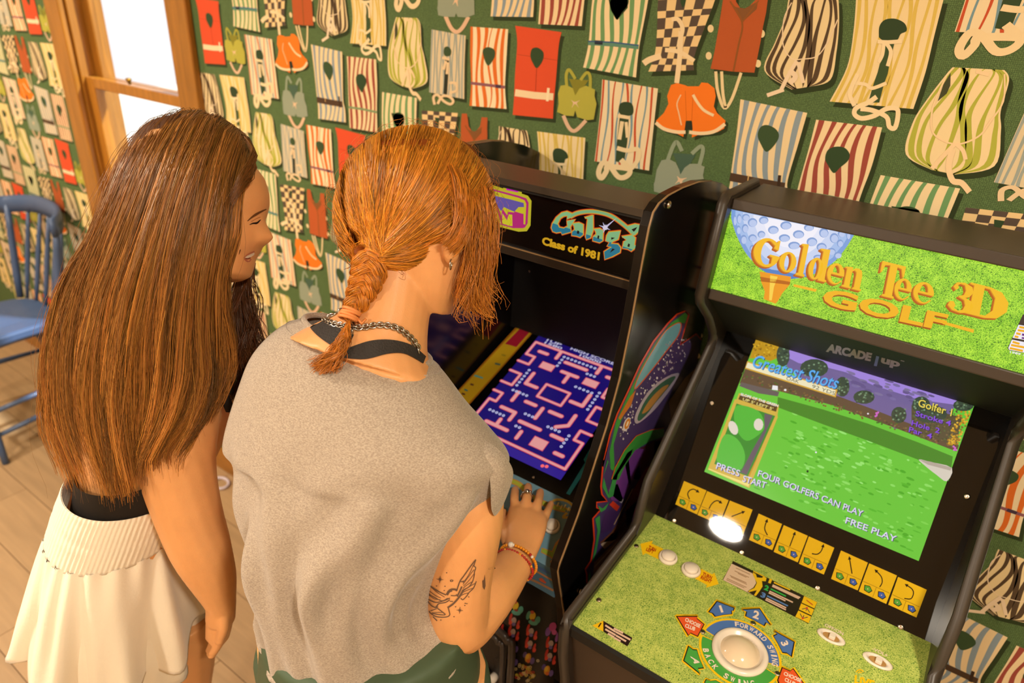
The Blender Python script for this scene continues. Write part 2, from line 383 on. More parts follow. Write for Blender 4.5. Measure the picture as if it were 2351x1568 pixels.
# red foam vest
A = new(); body(A, rws(A.surf, c3, [(615,198,972,248),(630,330,950,350),(614,560,930,590),(605,760,912,790),(595,885,905,915)]), '#d8502b', [])
A.poly(c3(sp([(735,400),(750,372),(790,368),(830,400),(832,450),(808,500),(778,525),(752,488),(733,440)])), '#33482a', 3)
A.line(c3([(614,714),(760,735),(908,746)]), 16, '#ecd3a8', 3); A.line(c3([(872,678),(862,780)]), 6, '#f0dcb4', 4); A.line(c3([(780,525),(772,700)]), 0.8, '#8a3018', 3); A.line(c3([(632,420),(940,465)]), 0.8, '#9a3a1c', 2)
MOTIF['red_vest_print'] = A
# orange striped vest
A = new(); body(A, rws(A.surf, c3, [(270,205,560,225),(268,430,548,435),(275,640,536,670),(262,815,548,840)]), '#efdcb2', [(0.0,.06,'#dd7028'),(.16,.24,'#dd7028'),(.34,.43,'#dd7028'),(.53,.57,'#dd7028'),(.68,.77,'#dd7028'),(.85,.93,'#dd7028')])
A.poly(c3(sp([(365,400),(378,372),(415,364),(455,385),(459,430),(440,470),(408,506),(383,470)])), '#3d5030', 4)
A.line(c3([(273,640),(400,655),(536,672)]), 6.5, '#8c5a62', 4); A.line(c3([(465,663),(505,668)]), 7.5, '#4c3a4a', 5)
MOTIF['orange_striped_vest_print'] = A
# blue-grey pinstripe with ties
A = new(); body(A, rws(A.surf, c2, [(1618,198,1848,240),(1610,400,1840,440),(1602,622,1838,668)]), '#d9c6a0', even(11, '#9aa39a', 0.42, 0.1), wob=0.003)
A.poly(c2(sp([(1700,350),(1706,320),(1730,314),(1750,338),(1746,372),(1722,380),(1705,372)])), '#3d5030', 4)
A.poly(c2([(1708,398),(1736,404),(1730,520),(1722,640),(1698,632),(1706,500)]), '#2f3325', 4)
for pl in ([(1690,388),(1740,402)], [(1715,410),(1700,470)], [(1730,420),(1722,500)], [(1740,560),(1780,560),(1785,610),(1740,625)], [(1640,705),(1632,655),(1660,640),(1700,680),(1745,702),(1765,680),(1735,650),(1690,650),(1660,700)]):
    A.line(c2(sp(pl, 5, False)), 6, '#e3c79c', 5)
MOTIF['pinstripe_vest_print'] = A
# cream and yellow stripe with long ties (top from one repeat, rest from another)
A = new(2, 0); top = rws(wsurf(2, 0), c3, [(783,1012,1155,1062)])
S2 = wsurf(3, -1); body(A, top+rws(S2, c4, [(1035,250,1660,270),(985,520,1590,560),(852,782,1497,840)]), '#ecd4a0', even(10, '#d9bb5a', 0.4, 0.2), wob=0.004)
A.surf = S2
A.poly(c4(sp([(1232,270),(1238,200),(1280,152),(1360,145),(1430,180),(1446,236),(1400,262),(1370,310),(1290,320),(1240,295)])), '#33452a', 4)
A.poly(c4([(1265,330),(1350,340),(1318,470),(1300,570),(1270,650),(1235,790),(1150,790),(1190,650),(1222,560),(1250,450)]), '#3f5230', 4)
for pl, wd in (([(1222,320),(1300,325),(1410,318)], 9), ([(1270,335),(1260,420),(1230,480)], 8), ([(1290,335),(1325,400),(1300,510)], 9), ([(1070,570),(1030,650),(1008,730),(1045,815)], 10), ([(1050,640),(1130,650),(1180,680),(1290,640)], 8),
               ([(1215,745),(1150,790),(1060,830),(1045,880),(1100,912),(1200,890),(1290,838),(1370,838),(1378,900),(1355,985),(1312,975),(1290,900),(1180,850),(1090,838)], 11)):
    A.line(c4(sp(pl, 5, False)), wd, '#efd8aa', 5)
MOTIF['yellow_striped_vest_print'] = A
# red and blue pinstripe
A = new(); st = []
for k in range(9): st.append(((k+0.1)/9, (k+0.38)/9, '#c4522e' if k % 2 == 0 else '#7797a0'))
body(A, rws(A.surf, c3, [(1285,612,1715,682),(1270,850,1690,900),(1245,1080,1665,1130),(1225,1242,1646,1315)]), '#ead5ab', st, wob=0.004)
A.poly(c3(sp([(1413,850),(1422,802),(1460,785),(1510,795),(1527,842),(1515,885),(1460,893),(1428,882)])), '#33452a', 4)
A.poly(c3([(1420,905),(1490,912),(1478,1100),(1452,1262),(1388,1242),(1400,1080)]), '#37492c', 4)
for pl, wd in (([(1405,892),(1500,908)], 8), ([(1440,935),(1418,1075)], 9), ([(1470,940),(1480,1060)], 7), ([(1400,1140),(1480,1160),(1560,1150),(1565,1220),(1500,1300),(1430,1230)], 10), ([(1430,1230),(1500,1310),(1470,1360),(1410,1362),(1345,1280),(1290,1255),(1258,1330),(1280,1372),(1318,1320),(1325,1285),(1420,1290),(1490,1300)], 12)):
    A.line(c3(sp(pl, 5, False)), wd, '#ead2a3', 5)
MOTIF['red_blue_pinstripe_vest_print'] = A
# orange ruffled jacket
A = new(); ol = [(1815,655),(1860,640),(1920,655),(1945,665),(2030,665),(2050,635),(2100,640),(2150,680),(2160,740),(2145,820),(2170,870),(2235,930),(2225,990),(2170,1020),(2050,1030),(1975,1060),(1980,1010),(1975,930),(1930,930),(1920,1000),(1910,1055),(1850,1025),(1760,1000),(1705,970),(1700,930),(1760,870),(1795,800),(1785,740)]
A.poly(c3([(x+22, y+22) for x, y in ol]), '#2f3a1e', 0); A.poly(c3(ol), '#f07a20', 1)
A.poly(c3([(1928,940),(1978,940),(1982,1000),(1922,1000)]), '#2c3020', 2)
for pl in ([(1698,945),(1760,992),(1850,1016),(1928,1018)], [(1955,1018),(2050,1028),(2150,1012),(2232,955)]): A.line(c3(sp(pl, 5, False)), 8, '#efd3a6', 3)
A.line(c3(sp([(1985,730),(2020,790),(2070,850),(2145,890)], 5, False)), 6.5, '#ecd0a0', 3); A.line(c3(sp([(1892,730),(1862,800),(1878,880),(1896,965)], 5, False)), 3, '#ecc090', 3)
A.line(c3([(1925,700),(1935,930)]), 0.8, '#c05a10', 2); A.line(c3([(1985,720),(1975,930)]), 0.8, '#c05a10', 2)
MOTIF['orange_ruffle_jacket_print'] = A
# grey-teal halter vest
A = new(2, 0); SB = wsurf(1, -1)
A.poly(c3([(1830,1180),(2005,1190),(1965,1262),(1920,1295),(1888,1345),(1868,1270)]), '#48614e', 1)
for pl in ([(1790,1235),(1830,1130),(1862,1095),(1900,1165)], [(2035,1270),(2062,1160),(2042,1128),(1975,1185)]): A.line(c3(sp(pl, 5, False)), 9, '#8f9c80', 2)
Pt = [A.surf(*p) for p in c3([(1742,1235),(1800,1225),(1852,1252),(1880,1310),(1888,1345),(1920,1292),(1962,1262),(2020,1262),(2075,1285),(2062,1350),(2078,1420)])]
Pb = [SB(*p) for p in c3([(300,60),(302,112),(240,135),(172,130),(160,100),(150,130),(80,130),(22,118),(15,60)])]
P3 = Pt+Pb+[A.surf(*c3([(1690,1400)])[0]), A.surf(*c3([(1705,1310)])[0])]
tri = tessellate_polygon([[Vector((p[0], p[2], 0)) for p in P3]]); A.tri3(P3, tri, '#929b84', 3)
A.poly(c3(sp([(1862,1355),(1890,1375),(1940,1370),(1905,1392),(1900,1440),(1880,1400),(1845,1420),(1870,1385)], 3)), '#e0bd98', 4)
A.surf = SB; A.line(c3(sp([(78,125),(120,215),(165,246),(210,210),(255,130)], 5, False)), 9, '#dcb694', 2)
MOTIF['grey_halter_vest_print'] = A
# blue stripe with dark belt
A = new(2, 0); S0 = wsurf(0, 0)
body(A, rws(A.surf, c4, [(165,765,680,870),(135,1030,615,1095),(95,1310,530,1385)])+rws(S0, c2, [(852,710,1035,738),(855,800,1040,825)]), '#ead0a0', even(6, '#8a9aa2', 0.42, 0.28), wob=0.008)
A.poly(c4(sp([(298,1040),(320,980),(370,963),(432,990),(462,1040),(440,1100),(368,1170),(320,1105)])), '#3b5030', 4)
A.line(c4([(85,1362),(280,1400),(505,1440)]), 19, '#4f3a28', 4); A.line(c4([(468,1350),(455,1470)]), 7, '#3d2c1e', 5); A.line(c4([(228,1352),(222,1395)]), 2.5, '#d8b070', 5)
MOTIF['blue_striped_vest_print'] = A
# maroon stripe
A = new(2, 0)
body(A, rws(A.surf, c4, [(748,922,1257,982),(690,1150,1180,1270),(620,1400,1095,1500)])+rws(wsurf(0, 0), c2, [(1066,862,1252,893)]), '#ecd3a3', even(6, '#9c4a3c', 0.42, 0.2), wob=0.008)
A.poly(c4(sp([(818,1220),(840,1155),(900,1130),(970,1140),(1007,1190),(992,1240),(932,1292),(884,1333),(840,1272)])), '#33482a', 4)
A.surf = wsurf(0, 0); A.line(c2([(1058,722),(1150,735),(1252,757)]), 5, '#7c9468', 4)
MOTIF['maroon_striped_vest_print'] = A
# green stripe with belt
S0, S1 = wsurf(0, 0), wsurf(1, -1); A = new()
body(A, rws(S0, c2, [(1285,620,1518,660)])+rws(S1, c3, [(1205,30,1628,62),(1180,330,1570,365),(1138,520,1545,597)]), '#eed6a6', even(6, '#6f9a62', 0.4, 0.3), wob=0.006)
A.poly([tuple(p) for p in c2(sp([(1358,800),(1368,768),(1395,757),(1428,775),(1434,812),(1412,850),(1398,880),(1378,850)]))], '#33482a', 4)
A.surf = S1; A.poly(c3([(1330,-30),(1480,-30),(1482,60),(1440,110),(1398,152),(1352,80)]), '#33482a', 4)
A.line(c3([(1178,330),(1370,340),(1566,362)]), 10.5, '#5d8a74', 4); A.line(c3([(1178,318),(1370,326),(1566,350)]), 3, '#3c5a86', 5); A.line(c3([(1228,325),(1290,330)]), 9, '#2c3038', 5)
MOTIF['green_striped_vest_print'] = A
# checkered vest
A = new(); body(A, rws(S0, c2, [(1552,745,1795,762)])+rws(S1, c3, [(1712,60,2140,40),(1708,230,2080,195),(1690,420,1995,430),(1640,552,1990,542)]), '#e9c88e', [], checker=(6, 10, '#57493e'))
A.surf = S1
A.poly(c3([(1885,-40),(1940,-40),(1925,30),(1905,62),(1890,20)]), '#33482a', 4)
for pl, wd in (([(1820,150),(1870,150),(1905,220),(1880,330),(1885,400)], 10), ([(1605,490),(1650,460),(1740,430)], 14), ([(1770,385),(1880,400),(1995,470)], 10), ([(1892,240),(1885,420),(1860,640)], 11.5)): A.line(c3(sp(pl, 5, False)), wd, '#ecd2a4', 5)
MOTIF['checkered_vest_print'] = A
# rust brown vest
A = new(); S0b = S0
P3 = [S0(*p) for p in c2([(1822,765),(1856,766),(1868,850),(1903,905),(1945,850),(1955,790),(1995,792)])]+[S1(*p) for p in c4([(375,0),(362,100),(340,200),(320,320),(272,560),(110,552)])]+[S1(*p) for p in c3([(2120,530),(2150,400),(2185,200),(2215,0)])]
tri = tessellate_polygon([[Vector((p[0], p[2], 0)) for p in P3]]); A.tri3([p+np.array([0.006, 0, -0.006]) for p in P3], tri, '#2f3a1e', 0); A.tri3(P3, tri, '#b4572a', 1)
A.surf = S1; A.poly(c4([(85,20),(130,55),(200,65),(300,10),(290,70),(178,172)]), '#82532c', 2); A.line(c4(sp([(85,10),(178,172),(150,350),(110,552)], 5, False)), 4, '#8d5526', 3); A.line(c4([(178,172),(305,5)]), 3, '#8d5526', 3)
A.line(c4(sp([(-25,550),(-10,700),(40,832),(100,760),(170,560)], 5, False)), 7, '#e6cf9c', 2); A.line(c4(sp([(20,550),(30,720),(50,830)], 5, False)), 7, '#e6cf9c', 2)
for p in ((-65,220),(-80,430),(300,490),(330,260)): A.disc(c4([p])[0], 7, 9, '#e6cf9c', 0.5)
MOTIF['rust_vest_print'] = A
# black striped vest with bow
A = new()
body(A, rws(S0, c2, [(2072,850,2258,880)])+rws(S1, c4, [(530,20,922,20),(505,150,925,190),(430,330,905,400),(350,545,858,615),(560,690,700,668)]), '#e6cf9c', even(8, '#55432f', 0.5, 0.2), wob=0.006)
A.surf = S1
for pl, wd in (([(560,20),(500,150),(495,350),(560,450),(640,455),(760,430),(850,300),(915,150)], 2.5), ([(600,470),(540,570),(480,690)], 9), ([(610,480),(650,640)], 9), ([(500,690),(370,735)], 9), ([(540,540),(590,590),(545,640)], 12)): A.line(c4(sp(pl, 5, False)), wd, '#ead2b0', 4)
MOTIF['black_striped_vest_print'] = A
# green striped sleeveless vest with bow
A = new()
body(A, rws(A.surf, c4, [(1800,518,2200,540),(1745,580,2235,620),(1600,770,2170,860),(1490,950,2172,1010),(1440,1190,2122,1280),(1640,1310,1820,1345)]), '#ecd4a2', even(8, '#aeb043', 0.48, 0.25), wob=0.008)
A.poly(c4([(1785,560),(1730,650),(1685,780),(1755,720),(1782,660)]), '#46482e', 4)
for pl, wd in (([(1750,590),(1650,820),(1640,1000),(1720,1080),(1850,1110),(2000,1050),(2080,950),(2190,780),(2200,570)], 4), ([(1820,1105),(1740,1190),(1640,1300)], 10), ([(1830,1110),(1880,1160),(1900,1230)], 10), ([(1800,1150),(1770,1280),(1800,1390),(1870,1410),(1930,1480)], 14), ([(1980,550),(2080,575)], 9)): A.line(c4(sp(pl, 5, False)), wd, '#eed0a2', 5)
MOTIF['green_striped_bow_vest_print'] = A
# lime vest
A = new()
A.poly(c3([(1030,608),(1180,618),(1150,662),(1110,692),(1080,742),(1055,672)]), '#84802a', 1)
for pl in ([(1012,665),(1008,580),(1030,537),(1078,608)], [(1192,685),(1192,590),(1165,560),(1118,618)]): A.line(c3(sp(pl, 5, False)), 7, '#a8a440', 2)
ol = [(965,660),(1010,655),(1060,680),(1078,735),(1110,682),(1160,660),(1230,690),(1226,740),(1242,800),(1220,920),(1170,926),(1092,902),(1078,850),(1065,895),(1000,890),(938,862),(950,800),(945,720)]
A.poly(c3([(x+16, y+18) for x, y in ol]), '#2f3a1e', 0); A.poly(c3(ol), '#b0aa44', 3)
A.poly(c3(sp([(1045,770),(1075,785),(1115,772),(1090,795),(1105,830),(1076,800),(1050,832),(1062,795)], 3)), '#e0bd98', 4); A.line(c3(sp([(985,890),(1030,985),(1080,1006),(1160,928)], 5, False)), 8.5, '#dcb694', 2)
MOTIF['lime_vest_print'] = A
n_print = 0
for nm, A in MOTIF.items():
    V = np.array(A.V); cen = 0.5*(V.min(0)+V.max(0)); lo, hi = V.min(0), V.max(0)
    V0 = V-cen; data = None
    for j in range(-9, 10):
        for i in range(-12, 13):
            if (i+j) % 2: continue
            c = cen+LAT(i, j); a, b = lo+LAT(i, j), hi+LAT(i, j)
            if a[2] < 0.12 or b[2] > CEIL-0.02 or a[0] < XL_+0.02 or b[0] > 2.9: continue
            if b[0] > WX0-0.098 and a[0] < WX1+0.098 and b[2] > WZ0-0.06 and a[2] < WZ1+0.1: 
                if not (a[0] < WX1+0.1 < c[0]+0.02): continue
            p = proj(c)
            if (ROT @ (c-CAM))[2] < 0.3 or not (-170 < p[0] < IW+170 and -170 < p[1] < IH+150): continue
            if data is None:
                B = Art(None, (0, -1, 0)); B.V = [tuple(v) for v in V0]; B.F = A.F; B.C = A.C
                o = B.build(nm, M_PRINT, wall_back); data = o.data
            else:
                o = bpy.data.objects.new(nm, data); COL.objects.link(o); o.parent = wall_back
            o.location = tuple(c); n_print += 1
print('prints', n_print)
# ------------------------------------------------------------------ ceiling lamps
def ceiling_lamp(x, y, r, label):
    t = empty('ceiling_lamp', (x, y, CEIL), label, 'lamp', 'round ceiling lamps')
    MB().lathe([(r+0.02, 0), (r+0.02, -0.03), (r, -0.04), (r, -0.03)], (x, y, CEIL), (0, 0, 1), 32).build('rim', mat('lamp_rim', '#e8e2d6', 0.4), t, smooth=False)
    MB().lathe([(r, -0.035), (r*0.7, -0.05), (0.001, -0.055)], (x, y, CEIL), (0, 0, 1), 32).build('diffuser', mat('lamp_glow', '#ffffff', 0.4, emit='#fff2df', estr=7.0), t, smooth=True)
    ld = bpy.data.lights.new('lamp_light', 'AREA'); ld.shape = 'DISK'; ld.size = 2*r; ld.energy = LAMP_POWER; ld.color = LAMP_COL
    lo = bpy.data.objects.new('lamp_light', ld); COL.objects.link(lo); lo.parent = t; lo.location = (0, 0, -0.062)
# the lamp mirrored in the golf game's clear panel hangs where that reflection says
_n = np.cross([1, 0, 0], [0, math.sin(math.radians(35.5)), math.cos(math.radians(35.5))]); _P = Plane((1.6, -0.27, 0.983), _n)
_h = _P(1668, 1212); _d = ray(1668, 1212); _d = _d/np.linalg.norm(_d); _n = _P.n; _r = _d-2*(_d @ _n)*_n; _l = _h+_r*((CEIL-0.05-_h[2])/_r[2])
print('lamp at', _l)
# ------------------------------------------------------------------ ceiling lamps placed
for lx, ly, lb in ((_l[0], _l[1], 'round glowing ceiling lamp mirrored in the clear panel of the golf cabinet'), (2.6, -1.35, 'round glowing ceiling lamp nearest the plain wall at the arcade end'), (-0.5, -2.4, 'round glowing ceiling lamp over the open floor facing the window'),
                   (0.15, -1.5, 'round glowing ceiling lamp above the woman with long brown hair'), (-1.6, -1.1, 'round glowing ceiling lamp above the blue chair')):
    ceiling_lamp(lx, ly, 0.086, lb)
# ================================================================== ARCADE CABINETS
M_BLACK = mat('black_laminate', '#2b241e', 0.32, spec=0.5, var=0.12, vscale=400)
M_SIDE = mat('black_gloss_laminate', '#120f0e', 0.16, spec=0.6)
M_TRIM = mat('brown_edge_trim', '#5a4630', 0.35)
M_EDGELIT = mat('tan_edge_highlight', '#94754f', 0.4)  # tan that paints the lit line on black edges
M_PLEX = mat('smoked_plexiglass', '#0b0908', 0.025, spec=0.55)
M_DARK = mat('matt_black_board', '#080706', 0.55)
M_WHITE = mat('white_plastic', '#e9dccb', 0.22, spec=0.5)
M_STEEL = mat('steel_screw', '#b9aa98', 0.25, 1.0)
M_INK = vc_mat('glossy_ink', 0.3, 0.5)
M_LIT = vc_mat('backlit_ink', 0.25, 0.4, estr=0.95)
M_LITDIM = vc_mat('dim_backlit_ink', 0.2, 0.4, estr=0.75)
M_SCREEN = vc_mat('screen_pixels', 0.12, 0.5, estr=0.92)
X_ = np.array([1.0, 0, 0])
def inward(p, c, k): return (np.asarray(p)-c)*k+c
def bil(q, u, v):
    """point in a pixel quad TL,TR,BR,BL"""
    a, b, c, d = [np.array(p, float) for p in q]; return tuple((a*(1-u)+b*u)*(1-v)+(d*(1-u)+c*u)*v)
def screw(P, n, parent, r=0.0045):
    P = np.array(P); s_ = MB().lathe([(r, 0), (r, 0.0012), (r*0.6, 0.0022), (r*0.15, 0.0016)], P, n, 14).build('screw', M_STEEL, parent, smooth=True); return s_

# ------------------------------------------------------------------ golf cabinet
GX0, GX1 = 1.604, 2.054
PHI = math.radians(35.5); UPB = np.array([0, math.sin(PHI), math.cos(PHI)]); NB = np.cross(X_, UPB)          # bezel plane
B0 = np.array([1.6, -0.27, 0.983]); PB = Plane(B0+NB*0.0, NB)
DKD = np.array([0, -0.29, -0.016]); DKD /= np.linalg.norm(DKD); ND = np.cross(DKD, X_); ND *= np.sign(ND[2]); PD = Plane(B0, ND)
MQT, MQB = np.array([0, -0.189, 1.537]), np.array([0, -0.213, 1.408]); NM = np.cross(X_, MQT-MQB); NM /= np.linalg.norm(NM); PM = Plane((1.6, *MQT[1:]), NM)
golf = empty('arcade_cabinet', (0.5*(GX0+GX1), -0.28, 0), 'black golf arcade cabinet with grass green lit marquee and trackball deck', 'arcade cabinet')
gprof = [(-0.03, 0), (-0.03, 1.53), (-0.06, 1.556), (-0.200, 1.558), (-0.214, 1.548), (-0.236, 1.403), (-0.228, 1.392), (-0.165, 1.345), (-0.122, 1.302), (-0.112, 1.285), (-0.116, 1.262), (-0.318, 1.085), (-0.338, 1.012), (-0.350, 0.992), (-0.566, 0.978), (-0.574, 0.966), (-0.566, 0.90), (-0.535, 0.78), (-0.50, 0.66), (-0.50, 0)]
for x0, x1, so in ((GX0-0.016, GX0, 0), (GX1, GX1+0.016, 1)):
    sp_ = MB().prism(gprof, x0, x1).build('side_panel', M_BLACK, golf, bevel=0.002)
    xe = x0+0.008
    MB().tube([(xe, y, z) for y, z in gprof[2:-1]], 0.0086, 6).build('edge_trim', mat('charcoal_trim', '#3a322a', 0.4), sp_, smooth=True)
MB().box((GX0, -0.185, 1.541), (GX1, -0.035, 1.552)).build('top_board', mat('charcoal_top', '#3f352a', 0.42, spec=0.5), golf, bevel=0.002)
MB().box((GX0, -0.045, 0.05), (GX1, -0.034, 1.55)).build('back_board', M_DARK, golf)
def quad(Pl_pts, N, th=0.004):
    P = [np.array(p, float) for p in Pl_pts]; V = P+[p-np.array(N)*th for p in P]
    return V, [(0, 1, 2, 3), (7, 6, 5, 4), (0, 4, 5, 1), (1, 5, 6, 2), (2, 6, 7, 3), (3, 7, 4, 0)]
def strip_box(a, b, N, th):
    """board between two yz points over the cabinet's inner width"""
    return quad([(GX0, *a), (GX1, *a), (GX1, *b), (GX0, *b)], N, th)
# marquee
M_MQ = grass_mat('lit_grass_print', '#1f5a0c', '#7fca20', '#c9f545', 480, emit=0.95)
V, F = quad([(GX0, *MQB[1:]), (GX1, *MQB[1:]), (GX1, *MQT[1:]), (GX0, *MQT[1:])], NM, 0.005)
mq = mesh('marquee', V, F, M_MQ, golf)
e = (MQT-MQB)/np.linalg.norm(MQT-MQB)
for nm, base in (('marquee_rail', MQT+e*0.0), ('marquee_rail', MQB-e*0.013)):
    p = base; V, F = quad([(GX0, *(p+NM*0.006)[1:]), (GX1, *(p+NM*0.006)[1:]), (GX1, *(p+NM*0.006+e*0.017)[1:]), (GX0, *(p+NM*0.006+e*0.017)[1:])], NM, 0.02)
    mesh(nm, V, F, mat('charcoal_rail', '#3b3129', 0.4), golf, bevel=0.002)
# letters of the golf logo, drawn as solid shapes
def el(cx, cy, rx, ry, a0=0, a1=360, n=20): return [(cx+rx*math.cos(math.radians(a0+(a1-a0)*i/n)), cy+ry*math.sin(math.radians(a0+(a1-a0)*i/n))) for i in range(n+1)]
GL = {
 'o': [(el(.5, .5, .5, .5), [el(.5, .5, .2, .42)])],
 'e': [([(1, .5)]+el(.5, .5, .5, .5, 2, 330)+el(.56, .5, .34, .43, 322, 188)+[(.24, .46), (1, .46)], [el(.5, .55, .2, .36, 0, 180)])],
 'l': [([(0, 0), (1, 0), (1, .05), (.8, .08), (.8, 1), (.05, .97), (.05, .93), (.25, .9), (.25, .08), (0, .05)], None)],
 'd': [(el(.36, .33, .36, .34), [el(.38, .33, .13, .28)]), ([(.58, 0), (1, 0), (1, .05), (.9, .07), (.9, 1), (.42, .97), (.42, .93), (.58, .9)], None)],
 'n': [([(0, 0), (.46, 0), (.46, .07), (.38, .09), (.38, .78), (.5, .88), (.6, .82), (.62, .7), (.62, .09), (.55, .07), (.55, 0), (1, 0), (1, .07), (.92, .09), (.92, .72), (.86, .93), (.7, 1), (.52, .98), (.38, .88), (.38, 1), (0, .95), (0, .9), (.1, .88), (.1, .09), (0, .07)], None)],
 'T': [([(.25, 0), (.75, 0), (.75, .05), (.66, .07), (.66, .93), (.85, .9), (.94, .68), (1, .68), (1, 1), (0, 1), (0, .68), (.06, .68), (.15, .9), (.36, .93), (.36, .07), (.25, .05)], None)],
 'G': [([(.78, .78)]+el(.5, .5, .5, .5, 50, 330)+[(.92, .25), (1, .46), (.62, .46), (.62, .41), (.72, .38), (.72, .16)]+el(.52, .5, .24, .42, 300, 62), None), ([(.72, .7), (.9, .66), (.9, 1), (.84, 1), (.76, .86)], None)],
 '3': [([(.08, .8), (.2, .96), (.5, 1), (.82, .92), (.9, .74), (.78, .58), (.62, .52), (.86, .46), (1, .28), (.9, .08), (.55, 0), (.2, .03), (0, .16), (.05, .3), (.2, .32), (.3, .2), (.25, .1), (.45, .05), (.62, .12), (.68, .28), (.6, .44), (.36, .5), (.36, .54), (.55, .6), (.6, .76), (.52, .92), (.35, .94), (.25, .88), (.3, .78), (.2, .7)], None)],
 'D': [([(0, 0), (.5, 0), (.8, .08), (1, .35), (1, .65), (.8, .92), (.5, 1), (0, 1), (0, .95), (.1, .93), (.1, .07), (0, .05)], [[(.36, .06), (.5, .07), (.66, .3), (.66, .7), (.5, .93), (.36, .94)]])],
}
AM = Art(PM, NM, 0.00018); cm = crop(1551, 400, 2.936)
ball = [(377,238),(375,290),(388,345),(420,432),(480,540),(560,620),(660,680),(780,703),(880,690),(980,650),(1080,580),(1160,480),(1205,405)]
bc = np.array([770, 330.0])
AM.poly(cm(sp(ball[1:-1], 4, False)+[(1207,403),(377,236)]), '#7aa0dc', 0)
AM.poly(cm([tuple(inward(p, bc, .93)) for p in ball]), '#a3bfec', 1)
AM.poly(cm([tuple(inward(p, bc, .80)) for p in ball]), '#c9d6f4', 2); AM.poly(cm([tuple(inward(p, bc, .62)) for p in ball]), '#e6e9fa', 3); AM.poly(cm([tuple(inward(p, bc, .45)) for p in ball]), '#f4f2fc', 4)
for (x, y, rx, ry) in [(400,310,12,38),(430,300,17,34),(425,375,16,30),(470,365,22,30),(460,440,22,32),(520,430,28,26),(475,290,26,24),(520,325,32,30),(595,310,32,26),(660,375,36,28),(580,405,26,24),(745,345,38,28),(735,430,38,26),(830,405,38,28),(800,480,40,26),(920,455,36,30),(900,360,34,24),(1000,395,32,32),(1070,430,30,34),(985,490,34,28),(1050,520,30,24),(1110,465,22,26),(1120,400,26,24),(1165,410,14,30),(1095,545,26,22),(520,500,20,24),(960,560,30,18),(560,560,20,16)]:
    AM.disc(cm([(x, y)])[0], rx/2.936, ry/2.936, '#7f9fd6', 5, 14); AM.disc(cm([(x+3, y+5)])[0], rx*.8/2.936, ry*.78/2.936, '#b9caf0', 6, 14)
AM.poly(cm([(560,630),(660,690),(780,706),(890,690),(790,668),(690,648)]), '#4d82c8', 6)
AM.poly(cm([(568,655),(780,690),(770,745),(722,800),(690,855),(676,872),(595,840),(603,790),(578,722)]), '#ef9a1c', 7); AM.poly(cm([(640,680),(690,690),(665,760),(650,850),(632,848),(636,760)]), '#fbd24e', 8); AM.poly(cm([(572,690),(775,725),(770,745),(578,722)]), '#b9640f', 8)
def letters(spec, base, up, cols):
    for (ch, x0, w_, h_, dy) in spec:
        b = np.array(base(x0))+np.array([0, dy]); ev = np.array(base(x0+w_))-np.array(base(x0)); uv = np.array(up)*h_
        for (pl, hs_) in GL[ch]:
            T_ = lambda L: [tuple(b+ev*p[0]+uv*p[1]) for p in L]
            for k in range(6): AM.poly(cm([(q[0]-3.2*(k+1), q[1]+2.0*(k+1)) for q in T_(pl)]), '#b85c14' if k > 1 else '#d98a1a', 9+0.1*(5-k), [cm([(q[0]-3.2*(k+1), q[1]+2.0*(k+1)) for q in T_(hh)]) for hh in hs_] if hs_ else None)
            if hs_:
                for hh in hs_: pass
            AM.poly(cm(T_(pl)), cols, 10, [cm(T_(hh)) for hh in hs_] if hs_ else None)
            # soft highlight band across the letter faces
gb = lambda x: (x, 612+0.252*(x-560))
letters([('G',512,178,190,0),('o',690,112,135,0),('l',812,58,215,0),('d',886,130,215,0),('e',1012,112,140,0),('n',1122,128,140,0),('T',1352,158,225,-4),('e',1465,112,142,-10),('e',1592,135,142,-20),('3',1830,165,200,-22),('D',1950,268,205,-30)], gb, (0.2, -1.0), '#f6bd22')
AM.text('GOLF', *cm([(985,870),(1815,1052)]), 112/2.936, '#f4b51e', 10, 0.035, up=(0.25, -1)); AM.text('GOLF', *cm([(978,880),(1806,1062)]), 112/2.936, '#a8520f', 9, 0.035, up=(0.25, -1))
AM.poly(cm([(800,740),(955,775),(945,792),(795,755)]), '#f6b820', 10); AM.poly(cm([(1805,990),(2012,1045),(2008,1068),(1800,1008)]), '#f6b820', 10)
cE = crop(2240, 700, 9.8)
AM.poly(cE([(1060,215),(1110,205),(1300,250),(1130,1085),(740,1015),(720,960),(960,430)]), '#3b302c', 8)
AM.poly(cE([(960,440),(1250,490),(1200,800),(830,735)]), '#f2eef6', 9); AM.poly(cE([(815,775),(1190,850),(1150,1080),(750,1005),(735,960)]), '#f2eef6', 9)
for a, b in (((985,470),(1250,515)), ((950,540),(1200,580)), ((915,610),(1010,632)), ((880,680),(960,698))): AM.line(cE([(a[0]-5, a[1]+22), (b[0], b[1]+22)]), 5, '#f5b01a', 10)
for a, b in (((830,805),(985,850)), ((795,875),(1200,950)), ((765,945),(1060,1010))): AM.line(cE([(a[0], a[1]+20), (b[0], b[1]+20)]), 5, '#f5b01a', 10)
AM.line(cE([(1040,660),(1150,680)]), 5, '#6a2a86', 10); AM.line(cE([(1035,735),(1150,755)]), 4, '#6a2a86', 10)
AM.text('1989 -', *cE([(765,1075),(1085,1140)]), 5, '#f0ecf4', 10)
AM.build('logo_print', M_LIT, mq)
